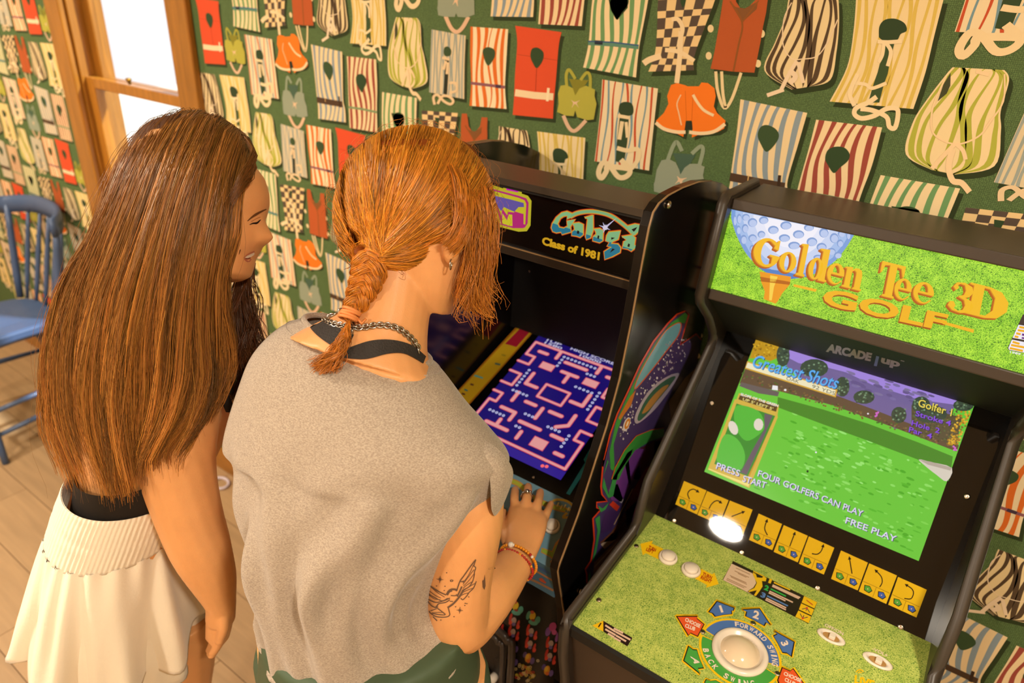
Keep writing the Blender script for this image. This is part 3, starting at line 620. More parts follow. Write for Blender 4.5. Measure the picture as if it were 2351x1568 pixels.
# screen bezel, speaker shelf, screen
S_TOP = 0.372
p0, p1 = B0, B0+UPB*S_TOP
V, F = quad([(GX0, *p0[1:]), (GX1, *p0[1:]), (GX1, *p1[1:]), (GX0, *p1[1:])], NB, 0.006)
bez = mesh('bezel', V, F, M_PLEX, golf)
SA, SB_ = np.array([0, -0.214, 1.3965]), np.array([0, -0.0585, 1.279]); NSH = np.cross(X_, SA-SB_); NSH /= np.linalg.norm(NSH); NSH *= -1 if NSH @ np.array([0, -1.0, .4]) < 0 else 1
V, F = quad([(GX0, *SB_[1:]), (GX1, *SB_[1:]), (GX1, *SA[1:]), (GX0, *SA[1:])], NSH, 0.003)
shf = mesh('speaker_shelf', V, F, mat('black_shelf', '#0d0a09', .65), golf)
cS = crop(1551, 740, 2.936)
AS = Art(PB, NB, 0.00018)
scr = [(1737,778),(2237,930),(2109,1288),(1617,1083)]
AS.poly(scr, '#6cc93c', 2)
rs = random.Random(3)
for k in range(420):
    u, v = rs.uniform(0.03, .97), rs.uniform(.36, .97)
    if u < .27 and v < .95: continue
    q = bil(scr, u, v); AS.disc(q, rs.uniform(3, 11), rs.uniform(1.5, 3.2), rs.choice(['#80d650', '#58b92c', '#8fe064', '#4fae26', '#9be874']), 2.2+0.001*k, 8, 0.38)
AS.poly(cS([(750,165),(1900,517),(1890,560),(1640,525),(1330,425),(1150,340),(1000,300),(830,280),(745,235)]), '#a68ae0', 4)
AS.poly(cS([(745,232),(830,276),(1000,300),(1150,338),(1330,424),(1640,522),(1880,556),(1860,640),(1480,720),(1300,600),(1080,530),(900,420),(750,300)]), '#75659a', 5)
for k in range(40):
    u = rs.uniform(.42, .8); x = 545+u*1475; AS.disc(cS([(x, 108+u*452+rs.uniform(70, 190)-60)])[0], rs.uniform(6, 14), rs.uniform(2, 4), rs.choice(['#7d6fa3', '#6a5a8c', '#83769f']), 5.2, 8, .3)
AS.poly(cS([(545,108),(705,157),(700,235),(640,262),(560,240),(498,245)]), '#c4961c', 6); 
for k in range(60): AS.disc(cS([(rs.uniform(525,690), rs.uniform(140,240))])[0], 2.5, 2, rs.choice(['#e0b52e', '#a87a12', '#d0a020', '#8a6a1a']), 6.1, 6)
AS.poly(cS([(470,312),(800,405),(1100,500),(1340,590),(1620,700),(1910,830),(1895,872),(1500,720),(1060,560),(700,465),(432,412)]), '#66503a', 6)
for k in range(160):
    u = rs.random(); x = 450+u*1440; AS.disc(cS([(x, 355+u*480+rs.uniform(-20, 25))])[0], 2.6, 2, rs.choice(['#7a6038', '#4f4428', '#86704a', '#4c6a2a', '#8a5a34']), 6.3, 6)
for (x, y, rx, ry) in [(725,225,45,75),(935,310,95,62),(1125,435,48,68),(1270,505,72,46),(1505,625,52,55),(1655,560,62,60),(1720,620,110,60),(1940,560,70,40)]:
    AS.disc(cS([(x, y)])[0], rx/2.936, ry/2.936, '#3e4d3c', 7, 14)
    for k in range(26): AS.disc(cS([(x+rs.uniform(-.8, .8)*rx, y+rs.uniform(-.8, .8)*ry)])[0], 2.6, 2.2, rs.choice(['#5d7658', '#2f3c2e', '#7d9a78', '#4a5a3a']), 7.2, 6)
AS.poly(cS([(1590,560),(1930,640),(1890,840),(1590,720)]), '#5b5138', 6.8)
for k in range(150): AS.disc(cS([(rs.uniform(1600,1900), rs.uniform(600,800))])[0], 2.4, 2, rs.choice(['#6b5c3c', '#4b4a30', '#7f6a44', '#5a6a3a']), 6.9, 6)
for k in range(110):
    v = rs.random(); AS.disc(cS([(1985-90*v+rs.uniform(-75, 8), 600+v*230)])[0], 2.8, 2.4, rs.choice(['#d8a42c', '#c08a20', '#e8b83c', '#8a6a2c']), 7.4, 6)
AS.poly(cS([(690,505),(1000,590),(1300,685),(1640,812),(1868,905),(1858,985),(1640,928),(1300,800),(1000,690),(685,572)]), '#4a8a28', 8)
AS.poly(cS([(1300,742),(1640,880),(1858,985),(1840,1072),(1640,930)]), '#3f8f24', 7.9)
AS.poly(cS(sp([(1638,925),(1720,942),(1862,982),(1828,1072),(1760,1030),(1690,975)], 3)), '#dcd2c2', 8.4); AS.poly(cS([(1638,925),(1720,940),(1862,980),(1852,1000),(1700,960)]), '#b9ab9c', 8.5)
AS.poly(cS([(445,405),(700,470),(690,500),(560,480),(430,430)]), '#6a5f5c', 8); AS.poly(cS([(655,425),(690,430),(690,460),(650,455)]), '#f4f2f2', 8.6); AS.disc(cS([(740,457)])[0], 3, 2.5, '#f4f2f2', 8.6, 8)
for p in ((947,877),(1297,617),(490,687)): AS.disc(cS([p])[0], 2.2, 2.0, '#f6f0fa', 9, 8)
for (x, y) in ((1358,620),(1885,850),(560,612)): 
    for k in range(5): AS.disc(cS([(x+rs.uniform(-12, 12), y+rs.uniform(-14, 14))])[0], 2.6, 2.6, '#d46ac8', 9, 6)
AS.disc(cS([(890,1005)])[0], 2.6, 3, '#1c3a18', 9, 8)
AS.poly(cS([(484,262),(1092,455),(1080,508),(468,314)]), '#d8a838', 9); AS.poly(cS([(488,272),(1080,460),(1072,496),(474,306)]), '#f4ecc4', 9.2)
for dx, dy, cl, ly in ((4, 4, '#20306e', 10), (0, 0, '#5fb2f4', 10.4)):
    AS.text('Greatest Shots', *cS([(512+dx, 298+dy),(1085+dx, 452+dy)]), 88/2.936, cl, ly, 0.012, up=(0.35, -1), shear=0.15)
AS.text('OAK', *cS([(745,388),(830,414)]), 8.5, '#5a5a4c', 10, 0.0); AS.text('92 YDS', *cS([(918,442),(1072,492)]), 8.5, '#5a5a4c', 10, 0.0)
# little course map
AS.poly(cS([(428,478),(698,560),(688,625),(690,640),(498,1118),(218,992),(400,520),(412,522)]), '#d9b548', 9)
AS.poly(cS([(436,490),(688,568),(678,604),(424,520)]), '#5f4620', 9.3)
AS.poly(cS([(412,548),(672,632),(492,1040),(262,955)]), '#3c8f30', 9.3)
AS.poly(cS(sp([(420,560),(560,600),(600,700),(560,760),(480,800),(420,740),(395,640)], 4)), '#56bb3c', 9.5)
AS.poly(cS(sp([(330,760),(420,790),(470,900),(430,1000),(300,955),(280,900)], 4)), '#5cbf42', 9.5)
AS.poly(cS([(600,615),(655,630),(585,800),(480,1030),(440,1012),(520,860),(600,720)]), '#6a5c66', 9.6); AS.poly(cS([(540,930),(560,900),(500,1040),(490,1035)]), '#d09a28', 9.7)
AS.disc(cS([(390,712)])[0], 10, 17, '#e8dccb', 9.8, 12, -0.4); AS.disc(cS([(560,690)])[0], 11, 14, '#e8dccb', 9.8, 12)
AS.poly(cS([(228,985),(300,1015),(500,1090),(492,1108),(222,992)]), '#f0e07c', 9.9)
AS.text('SLOPE OF THE GREEN', *cS([(438,493),(690,572)]), 6.2, '#f2f0f4', 10, 0.015); AS.text("UP 5' LEFT 5'", *cS([(452,526),(655,594)]), 6.5, '#f2e68c', 10, 0.015)
for dx, dy, ly, k in ((5, 4, 10, 1), (0, 0, 10.4, 0)):
    d_ = lambda p: [(p[0][0]+dx, p[0][1]+dy), (p[1][0]+dx, p[1][1]+dy)]
    AS.text('Golfer 1', *cS(d_([(1632,566),(1858,634)])), 52/2.936, '#2a2a1a' if k else '#efd858', ly, 0.012, up=(.2, -1))
    for st, q in (('Stroke 4', [(1614,630),(1852,700)]), ('Hole  2', [(1588,694),(1776,750)]), ('Par  4', [(1570,738),(1724,786)])): AS.text(st, *cS(d_(q)), 36/2.936, '#241048' if k else '#8a4ee0', ly, 0.015, up=(.2, -1))
    for st, q in (('FOUR GOLFERS CAN PLAY', [(552,1036),(1258,1312)]), ('FREE PLAY', [(1142,1352),(1482,1482)]), ('PRESS', [(272,985),(428,1040)]), ('START', [(450,1072),(606,1120)])): AS.text(st, *cS(d_(q)), 44/2.936, '#3a3468' if k else '#e2dcf6', ly, 0.012, up=(.28, -1))
AS.build('game_screen', M_SCREEN, bez)
PSH = Plane((1.6, *SA[1:]), NSH); AH = Art(PSH, NSH, 0.00018)
AH.text('ARCADE', *cS([(1014,192),(1315,258)]), 52/2.936, '#9a8e84', 1, 0.06, up=(.25, -1)); AH.text('1', *cS([(1338,287),(1358,291)]), 64/2.936, '#5a6cae', 1, 0.05, up=(.25, -1)); AH.text('up', *cS([(1382,268),(1510,300)]), 48/2.936, '#9a8e84', 1, 0.05, up=(.25, -1)); AH.line(cS([(1518,256),(1543,262)]), 2, '#9a8e84', 1)
AH.build('maker_logo', M_INK, shf)
AB = Art(PB, NB, 0.00018)
# yellow shot cards
D_, C5 = crop(1300, 1080, 3.213), crop(1700, 1080, 3.2135)
cards = [D_(q) for q in ([(870,78),(1035,148),(965,325),(805,250)], [(1040,152),(1198,220),(1128,398),(968,328)], [(1208,222),(1375,290),(1300,488),(1135,405)], [(1420,318),(1592,395),(1520,588),(1348,512)], [(1605,403),(1782,482),(1708,678),(1530,600)], [(1790,486),(1978,570),(1900,768),(1716,688)])]
cards += [C5(q) for q in ([(742,590),(940,680),(865,885),(668,800)], [(950,685),(1155,775),(1075,985),(873,892)], [(1163,785),(1375,880),(1298,1085),(1090,990)])]
arrows = [[(.48,.58),(.33,.42),(.36,.25),(.5,.15),(.68,.17)], [(.36,.6),(.38,.42),(.46,.26),(.58,.18),(.72,.2)], [(.3,.52),(.68,.2)], [(.62,.58),(.45,.44),(.4,.3),(.4,.12)], [(.5,.6),(.5,.12)], [(.32,.5),(.5,.45),(.6,.3),(.6,.1)], [(.62,.56),(.36,.12)], [(.6,.58),(.62,.4),(.52,.24),(.3,.14)], [(.42,.58),(.62,.5),(.64,.3),(.54,.18),(.34,.14)]]
for q, ar in zip(cards, arrows):
    AB.poly(q, '#d4ae1c', 2)
    AB.line([bil(q, .02, .63), bil(q, .98, .63)], 1.0, '#8a6a14', 3); AB.line([bil(q, .5, .63), bil(q, .5, .98)], 1.0, '#8a6a14', 3)
    pa = sp([bil(q, *a) for a in ar], 5, False) if len(ar) > 2 else [bil(q, *a) for a in ar]
    AB.line(pa, 2.4, '#241d12', 3); d_ = np.array(pa[-1])-np.array(pa[-2]); d_ /= np.linalg.norm(d_); nn = np.array([-d_[1], d_[0]]); t_ = np.array(pa[-1])
    AB.poly([tuple(t_+d_*5), tuple(t_-d_*3+nn*4), tuple(t_-d_*3-nn*4)], '#241d12', 3)
    for cx, cl in ((.25, '#4f9a3a'), (.75, '#3a5cb0')):
        c_ = lambda u, v: bil(q, cx+u*.17, .8+v*.13)
        AB.poly([c_(-.9, -.6), c_(.2, -.9), c_(1, 0), c_(.5, .9), c_(-.6, .7)], '#22201a', 3); AB.poly([c_(-.7, -.5), c_(.2, -.75), c_(.8, 0), c_(.4, .7), c_(-.5, .5)], cl, 4); AB.disc(c_(0, 0), 1.4, 1.4, '#d8b8a8', 5, 8)
    AB.build('shot_card', vc_mat('ink_behind_plexiglass', 0.03, 0.5), bez); AB = Art(PB, NB, 0.00018)
for p in ((1548,1195),(1703,1268),(1877,1350),(2068,1440),(1634,925),(2220,1140)): screw(PB(*p), NB, bez)
# control deck
M_TURF = grass_mat('grass_print', '#557f30', '#9bb54e', '#d2da74', 420)
df = B0+DKD*0.292
V, F = quad([(GX0, *B0[1:]), (GX0, *df[1:]), (GX1, *df[1:]), (GX1, *B0[1:])], ND, 0.012)
deck = mesh('control_deck', V, F, M_TURF, golf)
AD = Art(PD, ND, 0.00018); aD = crop(1440, 1220, 8.711)
AD.poly(aD([(260,250),(510,188),(490,245),(720,350),(620,560),(372,440),(312,482)]), '#f0c414', 1)
ARR2 = (aD([(1480,750),(1700,860),(1742,828),(1830,1055),(1575,1130),(1595,1075),(1360,950)]))
def nextD(nm):
    global AD
    AD.build(nm, M_INK, deck); AD = Art(PD, ND, 0.00018)
AD.text('TURN', *aD([(412,345),(560,412)]), 8, '#b83a14', 2, 0.04, up=(.45, -1)); AD.text('LEFT', *aD([(370,385),(515,450)]), 8, '#b83a14', 2, 0.04, up=(.45, -1))
nextD('turn_left_decal'); AD.poly(ARR2, '#f0c414', 1)
AD.text('TURN', *aD([(1495,880),(1680,965)]), 8, '#b83a14', 2, 0.04, up=(.45, -1)); AD.text('RIGHT', *aD([(1460,945),(1670,1045)]), 8, '#b83a14', 2, 0.04, up=(.45, -1))
nextD('turn_right_decal')
# instruction card
cI = crop(1640, 1270, 8.711)
AD.poly(cI([(375,158),(2060,985),(1882,1415),(162,535)]), '#2a1c17', 1)
AD.poly(cI([(345,212),(760,405),(800,470),(835,600),(780,690),(700,740),(660,770),(790,850),(172,540)]), '#dcc0a4', 2)
AD.poly(cI([(770,385),(830,425),(850,490),(950,500),(985,470),(1045,500),(1025,570),(950,560),(965,670),(900,770),(830,862),(790,850),(850,745),(690,785),(680,760),(800,700),(850,600),(810,520),(770,440)]), '#e6bd18', 3); AD.line(cI([(780,365),(1010,480)]), 2.4, '#e6bd18', 3)
for k, (a, b) in enumerate((((430,300),(710,430)), ((405,360),(690,490)), ((470,410),(640,490)), ((310,450),(640,600)), ((330,480),(650,630)), ((250,510),(640,690)), ((240,535),(600,700)))): AD.line(cI([a, b]), 1.6, '#a98666', 3)
AD.text('1', *cI([(1075,590),(1125,612)]), 10, '#e6bd18', 3, 0.05, up=(.4, -1)); AD.text('2', *cI([(985,725),(1070,762)]), 11, '#35b04a', 3, 0.05, up=(.4, -1)); AD.text('3', *cI([(915,870),(1005,905)]), 11, '#5b82c4', 3, 0.05, up=(.4, -1))
for (a, b, cl) in (((1190,590),(1515,740),'#e6bd18'), ((1165,640),(1715,895),'#d8b8a0'), ((1155,665),(1690,915),'#d8b8a0'), ((1125,720),(1430,865),'#35b04a'), ((1100,765),(1570,990),'#d8b8a0'), ((1085,795),(1420,960),'#d8b8a0'), ((1055,860),(1470,1060),'#5b82c4'), ((1035,905),(1435,1100),'#d8b8a0'), ((1020,935),(1430,1140),'#d8b8a0')): AD.line(cI([a, b]), 3.2, cl, 3)
for q, kk in (([(1795,860),(2055,985),(2000,1110),(1745,990)], 0), ([(1735,1005),(1992,1130),(1945,1250),(1690,1130)], 1), ([(1680,1150),(1935,1270),(1885,1405),(1618,1275)], 2)):
    q = cI(q); AD.poly(q, '#ecc21a', 2)
    if kk == 0: AD.line([bil(q, .25, .4), bil(q, .8, .65)], 2, '#c0402a', 3)
    else:
        for u in (.2, .5, .8): AD.line([bil(q, .5, .3 if kk == 1 else .75), bil(q, u, .75 if kk == 1 else .3)], 1.6, '#2a3a5a', 3)
        AD.disc(bil(q, .5, .3 if kk == 1 else .75), 2.6, 2.6, '#d84a30', 4, 8)
nextD('instruction_card')
# trackball dial
cT = crop(1540, 1360, 7.347)
TC = PD(*cT([(1163, 1010)])[0])
loc = lambda x, y: (PD(*cT([(x, y)])[0])-TC)
def uvD(x, y): d = loc(x, y); return np.array([d[0], d @ -DKD])
rW = 0.5*(np.linalg.norm(uvD(685, 870))+np.linalg.norm(uvD(1640, 1150))); rO = 0.5*(np.linalg.norm(uvD(480, 880))+np.linalg.norm(uvD(1860, 1100)))
print('trackball r', rW, rO, 'centre', TC)
AL = Art(lambda a, b: TC+X_*a-DKD*b, ND, 0.00018)
def sector(r0, r1, a0, a1, colr, lay, n=40):
    t = np.radians(np.linspace(a0, a1, n)); AL.poly([(r1*math.cos(x), r1*math.sin(x)) for x in t]+[(r0*math.cos(x), r0*math.sin(x)) for x in t[::-1]], colr, lay)
aL = math.degrees(math.atan2(*uvD(590, 640)[::-1])); aR = math.degrees(math.atan2(*uvD(1800, 1240)[::-1])); aL2 = math.degrees(math.atan2(*uvD(530, 760)[::-1])); aR2 = math.degrees(math.atan2(*uvD(1740, 1380)[::-1]))
print('dial angles', aL, aR, aL2, aR2)
sector(rW*.98, rO, aR-2, aL+2, '#f0c414', 1); sector(rW*.98, rO-.0035, aR, aL, '#4f74b4', 2)
g0, g1 = (aL2 % 360)-2, (aR2 % 360)
if g1 < g0: g1 += 360
sector(rW*.98, rO, g0-2, g1+2, '#f0c414', 1); sector(rW*.98, rO-.0035, g0, g1, '#4aa244', 2)
def arc_text(st, r, a0, a1, h, colr):
    n_ = len(st)
    for i, ch in enumerate(st):
        if ch == ' ': continue
        t = math.radians(a0+(a1-a0)*(i+.5)/n_); V, T = text_tris(ch, 0.03); sgn = 1 if a1 < a0 else -1
        u = np.array([math.sin(t), -math.cos(t)])*sgn; v = np.array([math.cos(t), math.sin(t)])*sgn; w_ = h*(0.35 if ch == 'I' else 0.72)
        pts = [np.array([r*math.cos(t), r*math.sin(t)])+u*w_*(p[0]-.5)+v*h*(p[1]-.5) for p in V]
        AL.tri3([AL.surf(*p) for p in pts], T, colr, 3)
rm = 0.5*(rW+rO)
arc_text('FORWARD SWING', rm, 118, 8, 0.0085, '#ead8c8'); arc_text('BACK SWING', rm, 208, 315, 0.0085, '#ead8c8')
AL.build('dial_print', M_INK, deck)
def tile(pl, colr, txt, tp, h=30, up=None, bold=.04):
    P = cT(pl); AD.line(list(P)+[P[0], P[1]], 7.5, '#f0c414', 4); AD.poly(P, '#241c16', 5)
    c_ = np.mean(np.array(P), 0); AD.poly([tuple(inward(p, c_, .9)) for p in P], colr, 6)
    for st, q in zip(txt, tp): AD.text(st, *cT(q), h/7.347, '#ead8c8', 7, bold, up=up)
    nextD('dial_tile')
BL_, RD_, GN_ = '#4f74b4', '#e25a2a', '#4aa244'
tile([(770,150),(1080,270),(1060,320),(1030,310),(1035,375),(880,390),(740,420),(690,360),(625,340)], BL_, ['1'], [[(845,345),(885,338)]], 120, up=(-.35, -1))
tile([(1195,290),(1500,275),(1690,560),(1610,520),(1580,580),(1420,490),(1250,405),(1270,330)], BL_, ['2'], [[(1375,425),(1475,465)]], 125, up=(.25, -1))
tile([(1740,650),(2090,845),(2040,1100),(1960,1040),(1880,1030),(1800,870),(1720,735),(1790,700)], BL_, ['3'], [[(1850,850),(1890,925)]], 110, up=(1, -.35))
tile([(85,405),(450,405),(440,440),(570,545),(455,760),(330,700),(290,745)], RD_, ['CHOOSE', 'CLUB'], [[(232,490),(485,610)], [(232,590),(400,660)]], 62, up=(.35, -1))
tile([(290,905),(370,965),(440,970),(490,1130),(560,1290),(460,1300),(490,1390),(205,1160)], GN_, ['A'], [[(400,1215),(330,1085)]], 120, up=(1, .3))
tile([(1870,1265),(2010,1330),(2065,1285),(2260,1560),(2200,1700),(1830,1600),(1790,1490)], RD_, ['CHOOSE', 'CLUB'], [[(1895,1400),(2190,1530)], [(1910,1500),(2090,1590)]], 62, up=(.35, -1))
tile([(590,1470),(660,1500),(760,1490),(960,1600),(900,1720),(640,1660),(560,1520)], GN_, [], [])
# warning label, switch captions, wifi word
cW = crop(1330, 1410, 16.79)
AD.poly(cW([(925,262),(2050,918),(1850,1245),(920,672)]), '#2a1714', 1); AD.poly(cW([(500,450),(925,255),(925,680)]), '#f2c218', 2); AD.line(cW([(840,350),(735,510)]), 2.8, '#2a1a10', 3)
for a, b in (((1000,440),(1390,690)), ((1330,560),(1690,740)), ((1000,590),(1400,820)), ((1400,690),(1970,1000)), ((1100,760),(1340,900)), ((1410,830),(1800,1060)), ((1340,920),(1590,1060))): AD.line(cW([a, b]), 4.2, '#dcbba4', 3)
nextD('warning_label')
cL = crop(1860, 1400, 9.333)
AD.text('OFF/ON', *cL([(305,352),(700,552)]), 66/9.333, '#ecd6c4', 2, 0.02, up=(.3, -1)); nextD('switch_caption'); AD.text('-VOL+', *cL([(1325,862),(1650,1022)]), 66/9.333, '#ecd6c4', 2, 0.02, up=(.3, -1))
nextD('switch_caption')
AD.text('LiVE', *cL([(945,1560),(1370,1690)]), 165/9.333, '#f0c014', 2, 0.04, up=(.08, -1))
for r_, w_ in ((80, 2.6), (40, 2.2)): AD.line(cL([(1055+r_*math.cos(t)*1.1+8, 1385-r_*math.sin(t)*1.2) for t in np.linspace(.5, 2.7, 9)]), w_, '#f0c014', 2)
AD.build('wireless_logo', M_INK, deck)
def push_button(px, r, parent, name='push_button'):
    P = PD(*px); b_ = MB().lathe([(r, 0), (r, .0035), (r*.93, .006), (r*.78, .0066), (r*.74, .004)], P, ND, 28).build(name, M_WHITE, parent, smooth=True)
    MB().lathe([(r*.72, .001), (r*.72, .0085), (r*.66, .0102), (.0005, .0108)], P, ND, 28).build('plunger', M_WHITE, b_, smooth=True)
push_button(D_([(750,650)])[0], 0.0158, deck); push_button(D_([(918,742)])[0], 0.0158, deck)
tb = MB().lathe([(rW, 0), (rW, .003), (rW*.94, .0062), (rW*.80, .0064), (rW*.775, .003)], TC, ND, 56).build('trackball_ring', M_WHITE, deck, smooth=True)
rb = rW*.86; cb_ = TC-ND*rb*.50; MB().lathe([(rb*math.sin(t), -rb*math.cos(t)) for t in np.linspace(.02, math.pi-.02, 28)], cb_, ND, 48).build('trackball', mat('ivory_trackball', '#e3cdae', 0.12, spec=0.6), deck, smooth=True)
for px in ((445,590),(1440,1110)):
    P = PD(*cL([px])[0]); s_ = MB().lathe([(.0115, 0), (.0115, .002), (.0098, .0035), (.0072, .0022), (.0072, .0008)], P, ND, 28, 1.75, X_).build('switch', M_WHITE, deck, smooth=True)
    q = P+ND*.0025+X_*.001; MB().box((q[0]-.004, q[1]-.0045, q[2]-.003), (q[0]+.0045, q[1]+.0045, q[2]+.0035)).build('rocker', M_WHITE, s_, bevel=.001)
    MB().lathe([(.0068, .0009), (.001, .0011)], P, ND, 24, 1.75, X_).build('recess', mat('amber_shadowed_plastic', '#b5894e', 0.5), s_)
for p in ((1461,1254),(1375,1378),(1613,1451),(1729,1431),(1785,1547)): screw(PD(*p), ND, deck, .0042)
fy = df[1]
MB().prism([(fy+.002, df[2]-.001), (fy-.006, df[2]-.004), (fy-.006, df[2]-.02), (fy+.002, df[2]-.022)], GX0, GX1).build('deck_lip', M_DARK, golf)
MB().prism([(fy, df[2]-.02), (-.52, .78), (-.488, .66), (-.488, .03), (-.476, .03), (-.476, .66), (-.505, .775), (fy+.012, df[2]-.02)], GX0, GX1).build('front_panel', mat('brown_black_board', '#3a2b20', 0.45, var=.1, vscale=300), golf)
# ------------------------------------------------------------------ space shooter / maze cabinet
HX0, HX1 = 1.130, 1.527
gal = empty('arcade_cabinet', (0.5*(HX0+HX1), -0.24, 0), 'black arcade cabinet with teal and orange logo marquee and purple maze screen', 'arcade cabinet')
hprof = [(-0.006, 0), (-0.006, 1.524), (-0.065, 1.545), (-0.12, 1.558), (-0.18, 1.566), (-0.25, 1.568), (-0.30, 1.566), (-0.33, 1.560), (-0.346, 1.550), (-0.353, 1.53), (-0.358, 1.48), (-0.365, 1.385), (-0.377, 1.292), (-0.400, 1.215), (-0.461, 1.08), (-0.505, 1.008), (-0.510, 0.995), (-0.498, 0.957), (-0.469, 0.871), (-0.447, 0.774), (-0.440, 0.65), (-0.440, 0)]
sides = []
for x0, x1, xe in ((HX0-0.016, HX0, HX0-0.014), (HX1, HX1+0.016, HX1+0.0145)):
    sd = MB().prism(hprof, x0, x1).build('side_panel', M_SIDE, gal); sides.append(sd)
    MB().prism(hprof[2:-1]+[(p[0]+0.0025, p[1]) for p in hprof[2:-1]][::-1], x0-.0004, x1+.0004).build('edge_band', M_BLACK, sd)
    MB().tube([(xe, p[0]-.0005, p[1]) for p in hprof[3:-1]], 0.0017, 6).build('edge_trim', M_EDGELIT, sd, smooth=True)  # thin tube over the moulding; its tan paints the light caught on the edge
MB().prism([(-0.348, 1.540), (-0.348, 1.551), (-0.252, 1.551), (-0.10, 1.505), (-0.10, 1.495), (-0.255, 1.540)], HX0, HX1).build('top_board', mat('charcoal_top'), gal)
PG = Plane((1.4, -0.338, 1.5), (0, -1, 0))
mqg = MB().box((HX0, -0.338, 1.440), (HX1, -0.330, 1.541)).build('marquee', mat('black_marquee', '#0c0807', 0.18, spec=0.5), gal)
MB().box((HX0, -0.344, 1.424), (HX1, -0.322, 1.440)).build('marquee_rail', M_BLACK, gal, bevel=.002)
MB().box((HX0, -0.3447, 1.4385), (HX1, -0.343, 1.4402)).build('painted_rail_highlight', M_EDGELIT, gal)  # added sliver; the rail's lit upper edge is put into its colour
MB().box((HX0, -0.345, 1.535), (HX1, -0.330, 1.545)).build('marquee_rail', M_DARK, gal)
AG = Art(PG, (0, -1, 0), 0.00016); cG = crop(1240, 440, 8.711); cQ = crop(1040, 310, 4.2375)
def clip_below(pts, f):
    out = []
    for i in range(len(pts)):
        a, b = pts[i], pts[(i+1) % len(pts)]; fa, fb = f(a), f(b)
        if fa >= 0: out.append(a)
        if (fa >= 0) != (fb >= 0): t = fa/(fa-fb); out.append((a[0]+(b[0]-a[0])*t, a[1]+(b[1]-a[1])*t))
    return out
lets = [([(640,440),(540,400),(440,425),(330,520),(255,640),(235,720),(262,790),(330,815),(425,800),(440,850),(622,800),(605,700),(700,555),(545,590),(560,690),(480,735),(385,715),(352,640),(400,535),(470,485),(552,475),(548,545),(600,515)], []),
        ([(650,640),(780,622),(862,655),(862,860),(800,905),(735,880),(640,870),(650,800),(700,760),(690,690)], [[(752,770),(792,785),(782,845),(742,832)]]),
        ([(895,520),(1060,472),(1060,770),(1010,920),(930,950),(920,900),(962,545)], []),
        ([(1080,750),(1200,740),(1262,780),(1252,980),(1195,1012),(1060,975),(1070,900),(1130,850),(1120,790)], [[(1160,870),(1192,880),(1182,945),(1150,930)]]),
        ([(1380,810),(1610,788),(1560,950),(1460,990),(1420,1040),(1560,1050),(1612,1120),(1600,1210),(1450,1290),(1300,1350),(1290,1200),(1400,1130),(1440,1105),(1350,1085),(1395,1010),(1320,980),(1340,880)], [[(1430,910),(1505,920),(1430,962)], [(1455,1130),(1502,1152),(1400,1222)]]),
        ([(1640,900),(1840,868),(1905,920),(1885,1070),(1970,1075),(1820,1185),(1760,1140),(1655,1130),(1680,1000),(1740,960)], [[(1770,1030),(1805,1050),(1792,1105),(1752,1092)]]),
        ([(1750,690),(1900,650),(2025,670),(2015,750),(1900,860),(1830,880),(1868,810),(1765,725)], [[(1835,752),(1950,702),(1915,765),(1880,800)]])]
arcp = sp([(600,500),(760,425),(1000,395),(1250,425),(1450,500),(1650,640),(1800,770),(1850,830)], 6, False)
for w_, cl, ly in ((118, '#d23a1c', 1), (88, '#e0b030', 2), (56, '#86bd86', 3)): AG.line(cG(arcp), np.linspace(w_, w_*.9, len(arcp))/8.711, cl, ly)
for pl, hs_ in lets:
    P = cG(pl)
    AG.line(P+[P[0], P[1]], 7.2, '#d23a1c', 1); AG.line(P+[P[0], P[1]], 3.9, '#e0b030', 2)
    for h_ in hs_: Q = cG(h_); AG.poly(Q, '#140c0a', 6)
    AG.poly(P, '#8cc48a', 4)
    low = clip_below(pl, lambda p: p[1]-(625+0.33*(p[0]-250)))
    if len(low) > 2: AG.poly(cG(low), '#2a7f96', 5)
st = np.array([1310, 715.0])
for a_, l_ in ((-40, 300), (-115, 120), (-160, 140), (170, 60), (110, 120), (60, 60), (25, 120), (-75, 70), (140, 80)):
    d_ = np.array([math.cos(math.radians(a_)), math.sin(math.radians(a_))]); n_ = np.array([-d_[1], d_[0]]); AG.poly(cG([tuple(st+n_*22), tuple(st+d_*l_), tuple(st-n_*22)]), '#d6cdec', 7)
AG.disc(cG([tuple(st)])[0], 5.5, 5.5, '#e6dff4', 7.5)
AG.text('Class of 1981', *cG([(35,1045),(1185,1362)]), 150/8.711, '#e2ab1c', 2, 0.05, up=(.12, -1))
# neighbouring game's badge: frame and letters only
def rr(pts): return cQ(pts)
fr_o = [(-150,312),(430,500),(490,520),(490,410),(678,448),(670,570),(730,590),(765,640),(755,880),(720,935),(640,940),(-150,745)]
AG.poly(rr(fr_o), '#cdbf2a', 1); AG.poly(rr([(525,420),(642,443),(636,558),(520,535)]), '#d822b8', 2)
AG.poly(rr([(-150,348),(430,535),(640,590),(715,615),(738,660),(728,860),(700,900),(640,905),(-150,705)]), '#c2267a', 2); AG.poly(rr([(-150,370),(430,552),(640,610),(700,635),(715,670),(705,870),(-150,690)]), '#d6c828', 3)
AG.poly(rr([(410,590),(560,625),(690,660),(695,700),(640,700),(600,745),(540,720),(500,700),(470,740),(440,700),(-120,525),(-120,425)]), '#6a58a8', 4)
AG.poly(rr([(380,720),(430,680),(470,790),(485,715),(530,780),(540,745),(690,765),(690,905),(590,905),(410,855)]), '#c2267a', 5); AG.poly(rr([(405,790),(430,720),(470,860),(410,845)]), '#ddd02c', 6); AG.poly(rr([(485,760),(530,830),(545,770),(580,775),(582,885),(545,880),(520,870),(482,862)]), '#ddd02c', 6)
AG.poly(rr([(600,740),(690,768),(690,900),(600,880)]), '#c2267a', 6)
